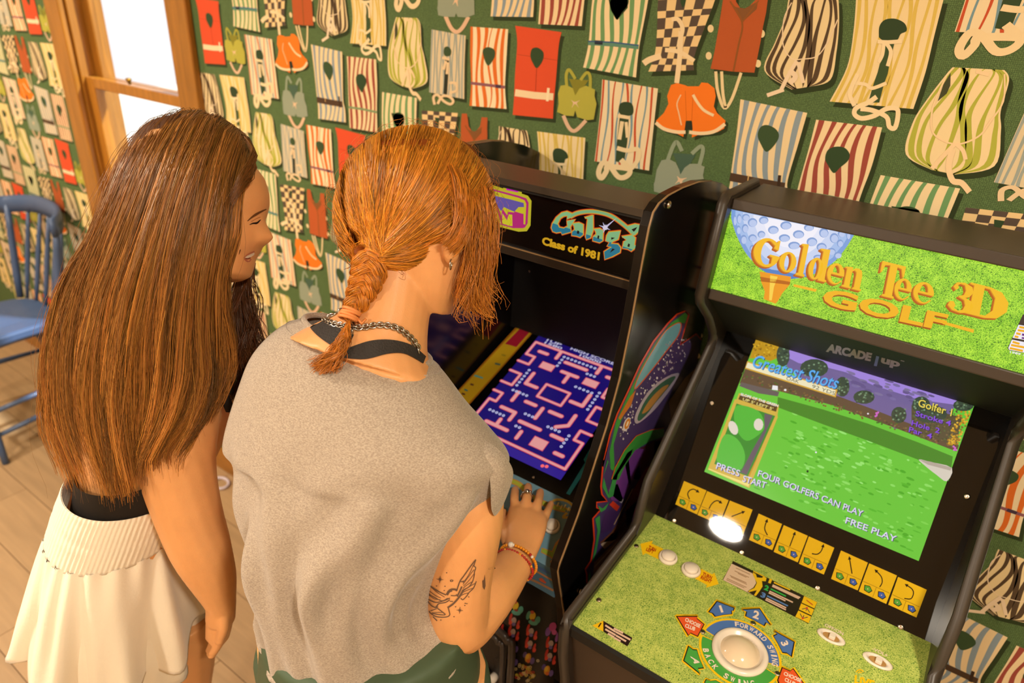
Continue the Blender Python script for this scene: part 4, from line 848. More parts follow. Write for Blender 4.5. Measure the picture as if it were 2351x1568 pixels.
AG.build('logo_print', M_LITDIM, mqg)
# hood interior and reclined screen
PHG = math.radians(68); UG = np.array([0, math.sin(PHG), math.cos(PHG)]); NG = np.cross(X_, UG); G0 = np.array([1.4, -0.379, 1.02]); PGB = Plane(G0, NG)
MB().box((HX0, -0.075, 1.12), (HX1, -0.062, 1.50)).build('hood_back', M_DARK, gal)
MB().prism([(-0.33, 1.424), (-0.33, 1.430), (-0.07, 1.430), (-0.07, 1.424)], HX0, HX1).build('hood_ceiling', M_DARK, gal)
g1 = G0+UG*0.345
V, F = quad([(HX0, *G0[1:]), (HX1, *G0[1:]), (HX1, *g1[1:]), (HX0, *g1[1:])], NG, 0.006)
bzg = mesh('bezel', V, F, mat('black_bezel', '#070606', 0.22, spec=0.4), gal)
AZ = Art(PGB, NG, 0.00016); cY = crop(1060, 700, 6.533)
AZ.poly(cY([(1020,108),(1268,190),(118,1495),(-150,1390)]), '#a86a16', 1); AZ.poly(cY([(1035,135),(1240,200),(100,1480),(-125,1390)]), '#c9a21e', 2)
AZ.poly(cY([(1085,140),(1222,185),(820,635),(652,585)]), '#a81f36', 3)
for a, b, cl in (((190,1060),(320,1100),'#5fa8a4'), ((500,880),(580,900),'#4a6a5a'), ((600,750),(660,765),'#a08a24'), ((40,1270),(90,1290),'#2f7a78'), ((130,1190),(180,1205),'#5a2a2a'), ((0,1330),(50,1345),'#5a2a2a')): AZ.line(cY([a, b]), 4, cl, 3)
AZ.build('instruction_strip', M_INK, bzg); AZ = Art(PGB, NG, 0.00016)
AZ.poly([(1300,1133),(1343,1062),(1340,1055),(1355,1030),(1371,1003),(1370,1028),(1362,1045),(1366,1062),(1352,1068),(1308,1137)], '#2c93a8', 2)
AZ.build('arrow_decal', M_INK, bzg); AZ = Art(PGB, NG, 0.00016)
AZ.text('ARCADE 1UP', (1334,784), (1393,800), 5.5, '#8a6a3c', 2, .02)
AZ.build('maker_logo', M_INK, bzg)
# maze screen, drawn in its own units (columns 0..14, rows 0..18 from the top)
sx0, sx1, s0, s1 = 1.207, 1.446, 0.030, 0.338
MZ = Art(lambda c, r: np.array([sx0+(sx1-sx0)*c/14.0, *(G0+UG*(s1-(s1-s0)*r/18.0))[1:]]), NG, 0.00016)
MZ.poly([(0, 0), (14, 0), (14, 18), (0, 18)], '#1b0e68', 2); MZ.poly([(0, 16.9), (14, 16.9), (14, 18), (0, 18)], '#33208a', 2.5)
PK, RD = '#e59a98', '#d0405c'
def wall_(pts, w=.42):
    for ww, cl, ly in ((w+.16, RD, 3), (w, PK, 4)):
        for a, b in zip(pts[:-1], pts[1:]): MZ.line([a, b], ww, cl, ly)
        for p in pts: MZ.disc(p, ww/2, ww/2, cl, ly, 12)
def block(x0, y0, x1, y1): MZ.poly([(x0-.08, y0-.08), (x1+.08, y0-.08), (x1+.08, y1+.08), (x0-.08, y1+.08)], RD, 3); MZ.poly([(x0, y0), (x1, y0), (x1, y1), (x0, y1)], PK, 4)
wall_([(0, 5.4), (1.6, 5.4), (1.6, 4.0), (.3, 4.0), (.3, 1.7), (13.7, 1.7), (13.7, 4.6), (12.4, 4.6), (12.4, 6.0), (14, 6.0)], .28); wall_([(0, 7.2), (1.6, 7.2), (1.6, 9.2), (0, 9.2)], .28); wall_([(14, 7.6), (12.5, 7.6), (12.5, 9.8), (14, 9.8)], .28)
wall_([(0, 10.8), (1.3, 10.8), (1.3, 12.2), (.3, 12.2), (.3, 16.6), (13.7, 16.6), (13.7, 12.8), (12.6, 12.8), (12.6, 11.4), (14, 11.4)], .28)
wall_([(4.2, 1.8), (4.2, 3.0)]); wall_([(10.0, 1.8), (10.0, 3.0)]); wall_([(1.6, 2.9), (2.8, 2.9)]); wall_([(5.6, 3.1), (8.6, 3.1)]); wall_([(11.4, 3.0), (12.5, 3.0)])
block(3.0, 4.2, 4.8, 5.2); block(9.2, 4.2, 11.0, 5.2); wall_([(6.0, 4.6), (8.2, 4.6)]); wall_([(7.1, 4.6), (7.1, 6.0)])
wall_([(3.0, 6.4), (3.0, 8.2), (4.6, 8.2)]); wall_([(11.0, 6.4), (11.0, 8.2), (9.4, 8.2)])
wall_([(5.4, 7.2), (8.7, 7.2), (8.7, 9.3), (5.4, 9.3), (5.4, 7.2)], .26)
wall_([(3.0, 9.8), (3.0, 11.2)]); wall_([(4.6, 10.6), (6.0, 10.6)]); wall_([(8.0, 10.6), (9.6, 10.6)]); wall_([(7.0, 10.6), (7.0, 12.2)]); wall_([(11.0, 9.8), (11.0, 11.4), (9.8, 12.2)])
wall_([(2.4, 12.6), (4.4, 12.6), (4.4, 13.8)]); wall_([(5.6, 13.4), (8.4, 13.4)]); wall_([(10.0, 13.4), (11.4, 13.4)]); wall_([(2.0, 15.2), (5.0, 15.2)]); wall_([(3.4, 14.2), (3.4, 15.2)]); wall_([(6.6, 14.6), (6.6, 15.6)]); block(8.4, 14.4, 10.2, 15.7); wall_([(11.6, 15.3), (12.6, 15.3)])
for (x, y, dx, dy, n_) in ((5.0, 2.4, .55, 0, 9), (5.0, 2.4, 0, .55, 4), (9.0, 3.6, .5, 0, 3), (2.2, 6.2, 0, .55, 6), (2.2, 9.8, .5, 0, 5), (8.8, 6.0, .55, 0, 5), (11.8, 5.6, 0, .55, 6), (5.6, 12.2, .5, 0, 3), (1.4, 13.6, .5, 0, 5), (11.8, 12.6, 0, .55, 4), (9.0, 12.6, .5, 0, 4), (5.6, 14.2, .5, 0, 2)):
    for k in range(n_): MZ.disc((x+dx*k, y+dy*k), .19, .19, '#c8c8e8', 5, 10); MZ.disc((x+dx*k, y+dy*k), .08, .08, '#5a56a0', 6, 8)
MZ.text('1UP', (1.4, .95), (3.6, .95), .42, '#c8c4e0', 5, .02, up=(0, -1)); MZ.text('1580', (1.4, 1.45), (4.0, 1.45), .4, '#c8c4e0', 5, .02, up=(0, -1)); MZ.text('HIGH SCORE', (5.0, .95), (11.2, .95), .42, '#c8c4e0', 5, .02, up=(0, -1)); MZ.text('10000', (6.6, 1.45), (9.6, 1.45), .4, '#c8c4e0', 5, .02, up=(0, -1))
for p in ((11.3, 17.4), (11.75, 17.25)): MZ.disc(p, .22, .22, '#ff6a70', 5, 10)
MZ.build('game_screen', M_SCREEN, bzg)
for p in ((1225,1096),(1215,622)): screw(PGB(*p) if p[1] > 800 else aty(*p, -0.0755), NG if p[1] > 800 else (0, -1, 0), gal, .003)
# deck
d0, d1 = G0+np.array([0, 0, 0]), np.array([1.4, -0.497, 0.978]); DG = (d1-d0)/np.linalg.norm(d1-d0); NDG = np.cross(DG, X_); NDG *= np.sign(NDG[2]); PDG = Plane(d0, NDG)
V, F = quad([(HX0, *d0[1:]), (HX0, *d1[1:]), (HX1, *d1[1:]), (HX1, *d0[1:])], NDG, 0.01)
dkg = mesh('control_deck', V, F, mat('blue_deck_vinyl', '#6b93a6', 0.35, var=.06, vscale=30), gal)
AK = Art(PDG, NDG, 0.00016); cB = crop(1130, 1050, 6.27)
for w_, cl, ly in ((13, '#c08a3c', 1), (8, '#a9b23c', 2)): AK.line(cB(sp([(-250,170),(100,290),(260,335),(400,400),(560,560),(740,660),(900,720),(1060,760)], 5, False)), w_, cl, ly)
for w_, cl, ly in ((5.5, '#d0a24c', 1), (2.5, '#c8b03c', 2)): AK.line(cB(sp([(860,640),(930,610),(1040,620),(1120,660),(1190,740)], 5, False)), w_, cl, ly); AK.line(cB(sp([(930,700),(1040,735),(1190,790),(1150,850),(1020,865),(1080,800)], 4, False)), w_, cl, ly)
for x_, y_ in ((960,650),(1010,690),(1060,680),(1110,720)): AK.line(cB([(x_, y_), (x_-30, y_+60)]), 3.2, '#e2d38a', 3)
AK.poly(cB([(715,1300),(860,1350),(910,1230),(1080,1060),(1100,1090),(980,1300),(900,1500),(820,1430),(700,1370)]), '#c08a3c', 1); AK.poly(cB([(720,1315),(865,1365),(925,1260),(980,1270),(900,1470),(830,1420),(710,1360)]), '#8aa83c', 2); AK.poly(cB([(925,1250),(1080,1080),(985,1270)]), '#b8a828', 2)
AK.poly(cB([(-400,820),(60,1180),(120,1380),(-400,1100)]), '#3f6a96', 1); AK.line(cB([(-300,1050),(110,1370)]), 6, '#c08a5c', 2)
AK.build('deck_print', M_INK, dkg)
def push2(px, r):
    P = PDG(*px); b_ = MB().lathe([(r, 0), (r, .0035), (r*.93, .006), (r*.78, .0066), (r*.74, .004)], P, NDG, 28).build('push_button', M_WHITE, dkg, smooth=True)
    MB().lathe([(r*.72, .001), (r*.72, .0085), (r*.66, .0102), (.0005, .0108)], P, NDG, 28).build('plunger', M_WHITE, b_, smooth=True)
push2((1268,1210), .0145); push2((1212,1180), .0145)
P = PDG(1110, 1150); js = MB().lathe([(.02, 0), (.02, .003), (.006, .006), (.0055, .045)], P, NDG, 20).build('joystick', mat('black_plastic', '#151312', .3), dkg, smooth=True)
MB().lathe([(.0165*math.sin(t), .055-.0165*math.cos(t)) for t in np.linspace(.05, math.pi-.05, 14)], P, NDG, 20).build('ball_top', M_WHITE, js, smooth=True)
screw(PDG(1268, 1290), NDG, dkg, .004)
MB().prism([(d1[1], d1[2]+.0), (-.482, .902), (-.470, .902), (d1[1]+.012, d1[2]-.008)], HX0, HX1).build('deck_front', mat('blue_deck_front', '#4a7c9c', .4), gal)
PL_ = Plane((1.4, -.490, .94), np.cross(X_, np.array([0, d1[1]+.482, d1[2]-.902]))); NL_ = PL_.n*(-1 if PL_.n[1] > 0 else 1); AF = Art(Plane((1.4, -.482, .902), NL_), NL_, .0002); c4b = crop(1060, 1290, 5.64)
AF.line(c4b([(700,60),(920,90),(1180,240)]), 4, '#b8845c', 1); AF.line(c4b([(800,180),(1000,270),(1190,370)]), 5, '#a87c58', 1); AF.poly(c4b([(1000,210),(1040,205),(1100,265),(1080,278),(1020,245)]), '#c8502e', 2); AF.line(c4b([(900,20),(1180,170)]), 6, '#3a66a4', 1)
AF.build('deck_front_print', M_INK, gal)
FY = -.4255
MB().prism([(-.472, .902), (FY, .86), (FY, .03), (FY+.012, .03), (FY+.012, .87)], HX0, HX1).build('front_panel', mat('glossy_front_board', '#17110c', .2, spec=.5), gal)
AP = Art(lambda x, y: aty(x, y, FY), (0, -1, 0), .0002); rs = random.Random(11)
def blob(cx, cy, spec):
    for (dx, dy, rx, ry, cl) in spec: AP.disc(c4b([(cx+dx, cy+dy)])[0], rx/5.64, ry/5.64, cl, 1+.01*len(AP.F)/50, 12, .3)
bugR = [(-45, -60, 18, 60, '#c8342a'), (50, 30, 18, 62, '#c8342a'), (-5, -20, 34, 46, '#b8a8a8'), (-5, 25, 24, 24, '#7a6ab0'), (-48, 5, 22, 30, '#e04a3a'), (52, 60, 22, 30, '#e04a3a')]
bugY = [(-40, -40, 26, 40, '#5a4aa0'), (55, 40, 28, 44, '#6a58b0'), (0, 0, 38, 62, '#d8962a'), (-8, -15, 24, 34, '#e8c43a'), (5, 45, 22, 24, '#d86a2a')]
bugG = [(-60, -20, 26, 60, '#4c9a88'), (60, 40, 34, 50, '#4c9a88'), (0, 75, 62, 34, '#5aa896'), (-5, -10, 38, 56, '#d8b82a'), (-10, -60, 26, 22, '#c0553a'), (0, 45, 28, 16, '#8a2a2a')]
bugP = [(-60, 50, 34, 62, '#8a5ac0'), (0, -10, 48, 62, '#c04aa0'), (60, 120, 24, 70, '#9a5ab8'), (20, 60, 34, 34, '#d060b0')]
for sp_c, spec in (((705,580), bugG), ((925,710), bugG), ((680,780), bugR), ((670,930), bugR), ((905,920), bugR), ((890,1080), bugR), ((1160,1080), bugR), ((1145,1240), bugR), ((650,1090), bugY), ((645,1260), bugY), ((860,1240), bugY), ((1105,1400), bugY), ((1180,850), bugP), ((470,830), bugR)): blob(*sp_c, spec)
for k in range(46):
    c_ = (rs.gauss(855, 75), rs.gauss(1420, 70)); AP.disc(c4b([c_])[0], 3.4, 3.4, rs.choice(['#d8c890', '#c8b83a', '#e0d8b8', '#c03a30']), 2+.01*k, 10, 0, .5)
AP.build('sprite_print', M_INK, gal)
# coin door
cp = lambda x, y: aty(x, y, FY-.004)
a_, b_ = cp(1150, 1460), cp(1165, 1568); X1c, ZT = b_[0]+.006, a_[2]+.012
cd_ = MB().box((X1c-.2, FY-.006, .22), (X1c-.012, FY-.0005, ZT-.014)).build('coin_door', mat('black_textured_plastic', '#1a1614', .45, bump=.3, bscale=300), gal, bevel=.003)
path = [(X1c-.2, FY-.006, ZT), (X1c-.04, FY-.006, ZT), (X1c-.014, FY-.006, ZT-.012), (X1c, FY-.006, ZT-.045), (X1c, FY-.006, .22)]
MB().tube(smooth_path(path, 5), .008, 10).build('door_frame', mat('grey_door_frame', '#4a4039', .3), cd_, smooth=True); MB().tube(smooth_path([(p[0]-.022, p[1], p[2]-.022) for p in path], 5), .005, 10).build('inner_frame', mat('grey_door_frame'), cd_, smooth=True)
for k, px in enumerate(((1112,1548),(1128,1562))):
    P = aty(*px, FY-.02); MB().lathe([(.009, 0), (.009, .014), (.006, .018), (.001, .019)], P+np.array([0, .014, 0]), (0, -1, 0), 16).build('coin_lock', M_WHITE if k else M_STEEL, cd_, smooth=True)
MB().box((1.335, FY-.012, .635), (1.352, FY-.004, .69)).build('coin_return_button', mat('red_plastic', '#b02418', .3), cd_, bevel=.002)
# side art: sweeping bands and stars on the outer face
XS = HX1+.0162; AQ = Art(lambda x, y: atx(x, y, XS), (1, 0, 0), .00022); k1 = crop(1330, 680, 3.733); k2 = crop(1330, 1030, 4.61)
to1 = lambda L: k1(L); to2 = lambda L: k2(L)
out_ = to1([(905,135),(930,160),(900,260),(860,420),(1000,330),(1080,420),(1100,700),(1060,900)])+[(1585,1000),(1560,1110),(1500,1220),(1440,1300)]+to2([(110,1500),(85,1430),(85,1330),(70,1280),(130,1190),(165,960),(150,740),(230,650),(190,620),(185,575),(300,560),(245,480),(235,400),(245,300),(260,120)])+to1([(205,1460),(270,1180),(330,1010),(420,820),(520,600),(640,390),(760,240),(840,160)])
AQ.line(out_+[out_[0], out_[1]], 7, '#d8401f', 1); AQ.poly(out_, '#4a3a72', 2)
AQ.poly(to1([(905,140),(925,165),(900,230),(850,225),(740,300),(620,470),(500,720),(400,960),(330,1130),(290,1270),(300,1500),(265,1480),(255,1330),(310,1080),(420,830),(540,580),(660,380),(780,230)]), '#3f9a44', 3)
AQ.poly(to1(sp([(860,225),(845,330),(740,470),(600,650),(470,795),(510,670),(620,470),(740,290)], 4)), '#6fa9c4', 4); AQ.line(to1(sp([(860,225),(845,330),(740,470),(600,650),(470,795),(510,670),(620,470),(740,290)], 4)+[(860,225)]), 2.2, '#d8602a', 5)
AQ.poly(to1([(480,800),(430,860),(330,1040),(345,1060),(440,930)]), '#c8742c', 4)
AQ.disc(to1([(400,1095)])[0], 7, 17, '#d9d2e2', 5, 16, .35); AQ.disc(to1([(405,1090)])[0], 5, 13, '#df8a2a', 6, 14, .35); AQ.disc(to1([(405,1090)])[0], 2, 7, '#f2e6d2', 7, 10, .35)
for k in range(150):
    t = rs.random(); x, y = 330+t*480+rs.uniform(-20, 130)*(.4+t), 1180-t*820+rs.uniform(-60, 60); s_ = rs.uniform(.8, 2.6); AQ.disc(to1([(x, y)])[0], s_*.8, s_*1.2, rs.choice(['#cfc6dc', '#a89abc', '#e6e0ee']), 4.5, 8)
AQ.poly(to1(sp([(490,1090),(470,1030),(540,880),(640,760),(760,680),(850,660),(800,760),(700,900),(600,1010)], 4)), '#b9aec6', 5); AQ.poly(to1(sp([(510,1065),(495,1030),(560,890),(650,780),(760,700),(820,690),(740,800),(640,920),(580,1000)], 4)), '#3f6a58', 6); AQ.poly(to1(sp([(530,1000),(600,880),(700,780),(760,760),(680,860),(590,970)], 4)), '#b98a4a', 7)
AQ.poly(to1([(720,1130),(600,1150),(480,1200),(380,1320),(300,1470),(270,1570),(330,1570),(390,1440),(470,1320),(600,1240),(720,1200)]), '#3f9a44', 6); AQ.line(to1([(720,1125),(600,1146),(480,1195),(380,1315),(300,1465),(270,1565)]), 1.8, '#d8602a', 7)
for (pl, cl) in (([(330,1568),(410,1400),(470,1330),(520,1300),(520,1568)], '#7a3f9c'), ([(470,1330),(500,1300),(520,1568),(460,1568)], '#d8d0dc'), ([(380,1400),(410,1370),(450,1568),(420,1568)], '#d84a2a'), ([(520,1300),(640,1240),(700,1230),(640,1568),(520,1568)], '#5a1c24'), ([(640,1240),(760,1180),(900,1000),(980,900),(700,1568),(620,1568)], '#7c2420'), ([(760,900),(900,700),(1050,560),(1090,700),(940,980),(800,1180)], '#a07848')): AQ.poly(to1(pl), cl, 5)
for (pl, cl) in (([(330,540),(300,440),(360,300),(470,140),(520,80),(560,0),(700,0),(560,300),(440,560)], '#7a3f9c'), ([(470,130),(510,60),(540,340),(520,390)], '#d84a2a'), ([(370,380),(400,370),(460,540),(440,575),(350,500)], '#d8d0dc'), ([(310,590),(350,550),(420,610),(390,660)], '#d8402a'), ([(230,820),(260,700),(310,640),(420,660),(330,860),(220,900)], '#4a2f6a'),
                 ([(480,640),(560,440),(700,200),(830,120),(800,260),(720,480),(620,640),(500,820)], '#8c2a20'), ([(330,880),(500,640),(640,520),(720,480),(560,760),(380,960),(200,1000)], '#7c4a34'), ([(150,1200),(330,1020),(560,760),(620,800),(300,1260),(130,1440)], '#9c7a5c'), ([(220,1010),(330,900),(420,850),(380,960),(260,1060)], '#c8b098')): AQ.poly(to2(pl), cl, 5.5)
for a, b in (((310,960),(620,600)), ((360,800),(560,420)), ((150,1250),(420,960)), ((160,1330),(500,900)), ((170,1400),(560,860))): AQ.line(to2([a, b]), 2.2, rs.choice(['#c8a888', '#4a1c18', '#d8c0a8']), 6.5)
for pl in ([(245,290),(290,110),(330,230),(300,130)], [(235,400),(250,300),(300,480),(350,300),(500,40),(560,0),(540,60),(400,270),(350,500),(300,520)], [(190,600),(240,630),(310,560),(270,640),(220,670)], [(160,740),(210,700),(215,860),(170,1100),(140,1190),(130,1180),(165,1000),(185,860)], [(90,1330),(110,1300),(115,1420),(150,1440),(110,1500),(85,1430)]): AQ.poly(to2(pl), '#3f9a54', 6)
AQ.build('side_art_print', M_INK, sides[1])
MB().lathe([(.006, 0), (.006, .003), (.003, .005)], atx(1533, 470, XS), (1, 0, 0), 14).build('bolt', M_STEEL, sides[1], smooth=True)
MB().lathe([(.005, 0), (.005, .003), (.003, .005)], atx(1331, 1356, XS), (1, 0, 0), 14).build('bolt', M_STEEL, sides[1], smooth=True)
# ================================================================== CHAIR AND FLOOR RING
M_BLUE = mat('blue_painted_wood', '#44597c', 0.35, spec=0.5, var=.12, vscale=9)
ch = empty('spindle_chair', (-1.30, -0.32, 0), 'blue painted wooden spindle-back chair against the papered wall by the window', 'chair')
xc = -1.30
seat = MB(); n = 28; ring = []
for i in range(n):
    t = 2*math.pi*i/n; cx = math.copysign(abs(math.cos(t))**.55, math.cos(t)); sy = math.copysign(abs(math.sin(t))**.6, math.sin(t)); ring.append((xc+.205*cx*(1.0 if sy < 0 else .93), -.34+.215*sy))
V = [(x, y, .478) for x, y in ring]+[(x, y, .452) for x, y in ring]+[(xc+(x-xc)*.9, -.34+(y+.34)*.9, .432) for x, y in ring]+[(xc+(x-xc)*.93, -.34+(y+.34)*.93, .485) for x, y in ring]+[(xc+(x-xc)*.4, -.34+(y+.34)*.4, .472) for x, y in ring]
F = []
for a, b in ((4, 3), (3, 0), (0, 1), (1, 2)): F += [(a*n+i, a*n+(i+1) % n, b*n+(i+1) % n, b*n+i) for i in range(n)]
F += [tuple(4*n+i for i in reversed(range(n))), tuple(2*n+i for i in range(n))]
mesh('seat', V, F, M_BLUE, ch, smooth=False, bevel=.003)
for tx, ty, fx, fy in ((.15, -.50, .31, -.535), (-.15, -.50, -.27, -.55), (.14, -.18, .21, -.06), (-.14, -.18, -.21, -.06)):
    a, b = np.array([xc+tx, ty, .445]), np.array([xc+fx, fy, 0.0]); ts = np.linspace(0, 1, 7)
    MB().tube([a+(b-a)*t for t in ts], [.013, .017, .019, .018, .017, .015, .013], 10).build('leg', M_BLUE, ch, smooth=True)
L = lambda tx, ty, fx, fy, t: np.array([xc+tx+(fx-tx)*t, ty+(fy-ty)*t, .445*(1-t)])
FRl, FLl, BRl, BLl = (lambda t: L(.15, -.50, .31, -.535, t)), (lambda t: L(-.15, -.50, -.27, -.55, t)), (lambda t: L(.14, -.18, .21, -.06, t)), (lambda t: L(-.14, -.18, -.21, -.06, t))
for a, b in ((FRl(.55), BRl(.55)), (FLl(.55), BLl(.55)), (FRl(.4), FLl(.4)), (BRl(.4), BLl(.4)), (FRl(.75), BRl(.75))):
    MB().tube([a+(b-a)*t for t in (0, .5, 1)], [.009, .012, .009], 8).build('stretcher', M_BLUE, ch, smooth=True)
def crest(u): return np.array([xc+.235*u, -.035-.085*abs(u)**3.0, .905-.02*abs(u)**2])
cr = MB(); us = np.linspace(-1, 1, 25); V = []; 
for u in us:
    c = crest(u)
    for dy, dz in ((-.013, -.036), (.010, -.036), (.013, 0), (.010, .036), (-.010, .038), (-.016, 0)): V.append(c+np.array([0, dy, dz]))
F = [(i*6+j, i*6+(j+1) % 6, (i+1)*6+(j+1) % 6, (i+1)*6+j) for i in range(24) for j in range(6)]+[(5, 4, 3, 2, 1, 0), tuple(24*6+j for j in range(6))]
mesh('crest_rail', V, F, M_BLUE, ch, smooth=True)
for u in (-.94, .94):
    a = np.array([xc+.19*np.sign(u), -.165, .475]); b = crest(u); MB().tube([a+(b-a)*t for t in np.linspace(0, 1, 5)], [.014, .016, .015, .014, .013], 10).build('back_post', M_BLUE, ch, smooth=True)
for u in (-.62, -.31, 0, .31, .62):
    a = np.array([xc+.16*u/.62, -.142-.01*abs(u), .475]); b = crest(u)-np.array([0, 0, .02]); MB().tube([a+(b-a)*t for t in np.linspace(0, 1, 5)], [.007, .010, .011, .009, .007], 8).build('spindle', M_BLUE, ch, smooth=True)
rg = atz(505, 1112, 0); t = np.linspace(0, 2*math.pi, 25)
fr_ = MB().tube([(rg[0]+.04*math.cos(a), rg[1]+.03*math.sin(a), .0065) for a in t], .006, 8, cap=False).build('plastic_ring', mat('pale_lilac_plastic', '#cfc4cf', .35), None, smooth=True, loc=tuple(rg)); tag(fr_, 'small pale plastic ring lying on the plank floor', 'ring')
# ================================================================== PEOPLE: tools
from mathutils.bvhtree import BVHTree
FWD = ROT[2]
def sec(xl, yl, xr, yr, DL, hd, DR=None, ex=2.0):
    a = atd(xl, yl, DL); b = atd(xr, yr, DL if DR is None else DR); return [0.5*(a+b), 0.5*(b-a), hd, ex]
def loft(mb, secs, n=24, axis=None, cap=True, sub=4, fit=True):
    """rings whose left and right ends are given; their depth runs square to the limb's axis"""
    C = smooth_path([s[0] for s in secs], sub); U = smooth_path([s[1] for s in secs], sub)
    H = smooth_path([[s[2], s[3], 0] for s in secs], sub)
    T = np.gradient(C, axis=0)
    V = []
    for i in range(len(C)):
        t = np.array(axis) if axis is not None else T[i]
        c, u = C[i].copy(), U[i].copy(); e_ = 2.0/H[i, 1]; pa, pb = proj(c-u), proj(c+u); ch = pb-pa; hw = np.linalg.norm(ch)/2; ch = ch/(2*hw+1e-9)
        for it in range(4 if fit else 1):       # keep the outline where its two ends were given, whatever the depth
            w = np.cross(t, u); w /= np.linalg.norm(w)+1e-9
            if w @ FWD < 0: w = -w
            ring = []
            for j in range(n):
                a = 2*math.pi*j/n; ca, sa = math.cos(a), math.sin(a)
                ring.append(c+u*math.copysign(abs(ca)**e_, ca)+w*H[i, 0]*math.copysign(abs(sa)**e_, sa))
            if not fit or it == 3: break
            R_ = np.array(ring)-CAM; q = R_ @ ROT.T; px = np.stack([FPX*q[:, 0]/q[:, 2]+IW/2, FPX*q[:, 1]/q[:, 2]+IH/2], 1); sx = (px-0.5*(pa+pb)) @ ch
            mid, half = 0.5*(sx.min()+sx.max()), 0.5*(sx.max()-sx.min()); uu = u/np.linalg.norm(u); D_ = (c-CAM) @ FWD
            c = c-uu*mid*D_/FPX; u = u*(hw/half)
        V += ring
    k = len(C); F = [(i*n+j, i*n+(j+1) % n, (i+1)*n+(j+1) % n, (i+1)*n+j) for i in range(k-1) for j in range(n)]
    if cap: F += [tuple(reversed(range(n))), tuple((k-1)*n+j for j in range(n))]
    mb.add(V, F); return np.array(V).reshape(k, n, 3)
def ball(mb, c, r, n=16):
    c = np.array(c); r = np.broadcast_to(np.asarray(r, float), (3,)); V = []; 
    for i in range(n+1):
        p = math.pi*i/n
        for j in range(2*n): q = math.pi*j/n; V.append(c+r*np.array([math.sin(p)*math.cos(q), math.sin(p)*math.sin(q), math.cos(p)]))
    mb.add(V, [(i*2*n+j, i*2*n+(j+1) % (2*n), (i+1)*2*n+(j+1) % (2*n), (i+1)*2*n+j) for i in range(n) for j in range(2*n)])
def limb(mb, pts, n=16, sub=5):
    """pts: (px, py, D, radius)"""
    P = smooth_path([atd(p[0], p[1], p[2]) for p in pts], sub); r = smooth_path([[p[3], 0, 0] for p in pts], sub)[:, 0]; mb.tube(P, r, n); return P
def fuse(mb, voxel=0.003, it=6):
    me = bpy.data.meshes.new('tmp'); me.from_pydata(mb.V, [], mb.F); bm = bmesh.new(); bm.from_mesh(me); bmesh.ops.recalc_face_normals(bm, faces=bm.faces); bm.to_mesh(me); bm.free()
    o = bpy.data.objects.new('tmp', me); COL.objects.link(o)
    r = o.modifiers.new('r', 'REMESH'); r.mode = 'VOXEL'; r.voxel_size = voxel; r.adaptivity = 0.0
    s_ = o.modifiers.new('s', 'SMOOTH'); s_.factor = 0.5; s_.iterations = it
    dg = bpy.context.evaluated_depsgraph_get(); ev = o.evaluated_get(dg).to_mesh()
    V = np.empty(len(ev.vertices)*3); ev.vertices.foreach_get('co', V); F = [tuple(p.vertices) for p in ev.polygons]
    o.evaluated_get(dg).to_mesh_clear(); bpy.data.objects.remove(o); bpy.data.meshes.remove(me)
    return V.reshape(-1, 3), F
class Skin:
    """drop pixels onto a surface already built"""
    def __init__(s, V, F): s.t = BVHTree.FromPolygons([tuple(v) for v in V], F)
    def __call__(s, x, y):
        d = ray(x, y); d = d/np.linalg.norm(d); h = s.t.ray_cast(Vector(CAM), Vector(d), 6.0)
        if h[0] is None:
            p = CAM+d*0.9; q = s.t.find_nearest(Vector(p)); return np.array(q[0])
        return np.array(h[0])-d*0.0006
def strands(name, S, rad, cols, material, parent, taper=0.35):
    """S: (N,K,3) strand points -> one mesh of thin three-sided hairs"""
    S = np.asarray(S, float); N, K, _ = S.shape
    T = np.gradient(S, axis=1); T /= np.linalg.norm(T, axis=2, keepdims=True)+1e-12
    ref = RNG.normal(size=(N, 1, 3)); A = np.cross(T, np.broadcast_to(ref, T.shape)); A /= np.linalg.norm(A, axis=2, keepdims=True)+1e-12; B = np.cross(T, A)
    r = np.broadcast_to(np.asarray(rad, float).reshape(-1, 1), (N, 1))*np.linspace(1, taper, K)[None, :]
    V = np.empty((N, K, 3, 3))
    for j in range(3):
        a = 2*math.pi*j/3; V[:, :, j] = S+r[..., None]*(A*math.cos(a)+B*math.sin(a))
    V = V.reshape(-1, 3)-org(parent)
    base = (np.arange(N)[:, None]*K+np.arange(K-1)[None, :])*3
    f = []
    for j in range(3): f.append(np.stack([base+j, base+(j+1) % 3, base+3+(j+1) % 3, base+3+j], -1))
    Fq = np.stack(f, 2).reshape(-1, 4)
    me = bpy.data.meshes.new(name); me.vertices.add(len(V)); me.vertices.foreach_set('co', V.ravel())
    me.loops.add(Fq.size); me.loops.foreach_set('vertex_index', Fq.ravel().astype(np.int32)); me.polygons.add(len(Fq))
    me.polygons.foreach_set('loop_start', np.arange(0, Fq.size, 4, dtype=np.int32)); me.polygons.foreach_set('use_smooth', np.ones(len(Fq), bool))
    me.update(calc_edges=True)
    cols = np.asarray(cols, np.float32)
    if cols.ndim == 2: cols = np.repeat(cols[:, None], K, 1)
    c4_ = np.concatenate([np.repeat(cols[:, :, None], 3, 2).reshape(-1, 3), np.ones((N*K*3, 1), np.float32)], 1).astype(np.float32)
    a = me.attributes.new('ink', 'FLOAT_COLOR', 'POINT'); a.data.foreach_set('color', c4_.ravel())
    me.materials.append(material); o = bpy.data.objects.new(name, me); COL.objects.link(o); o.parent = parent; ORG[o.name] = org(parent)
    tag(o, kind='stuff'); return o
def hair_mat(name, rough):
    m = vc_mat(name, rough, 0.45); b = m.node_tree.nodes['Principled BSDF']; b.inputs['Coat Weight'].default_value = 0.0; return m
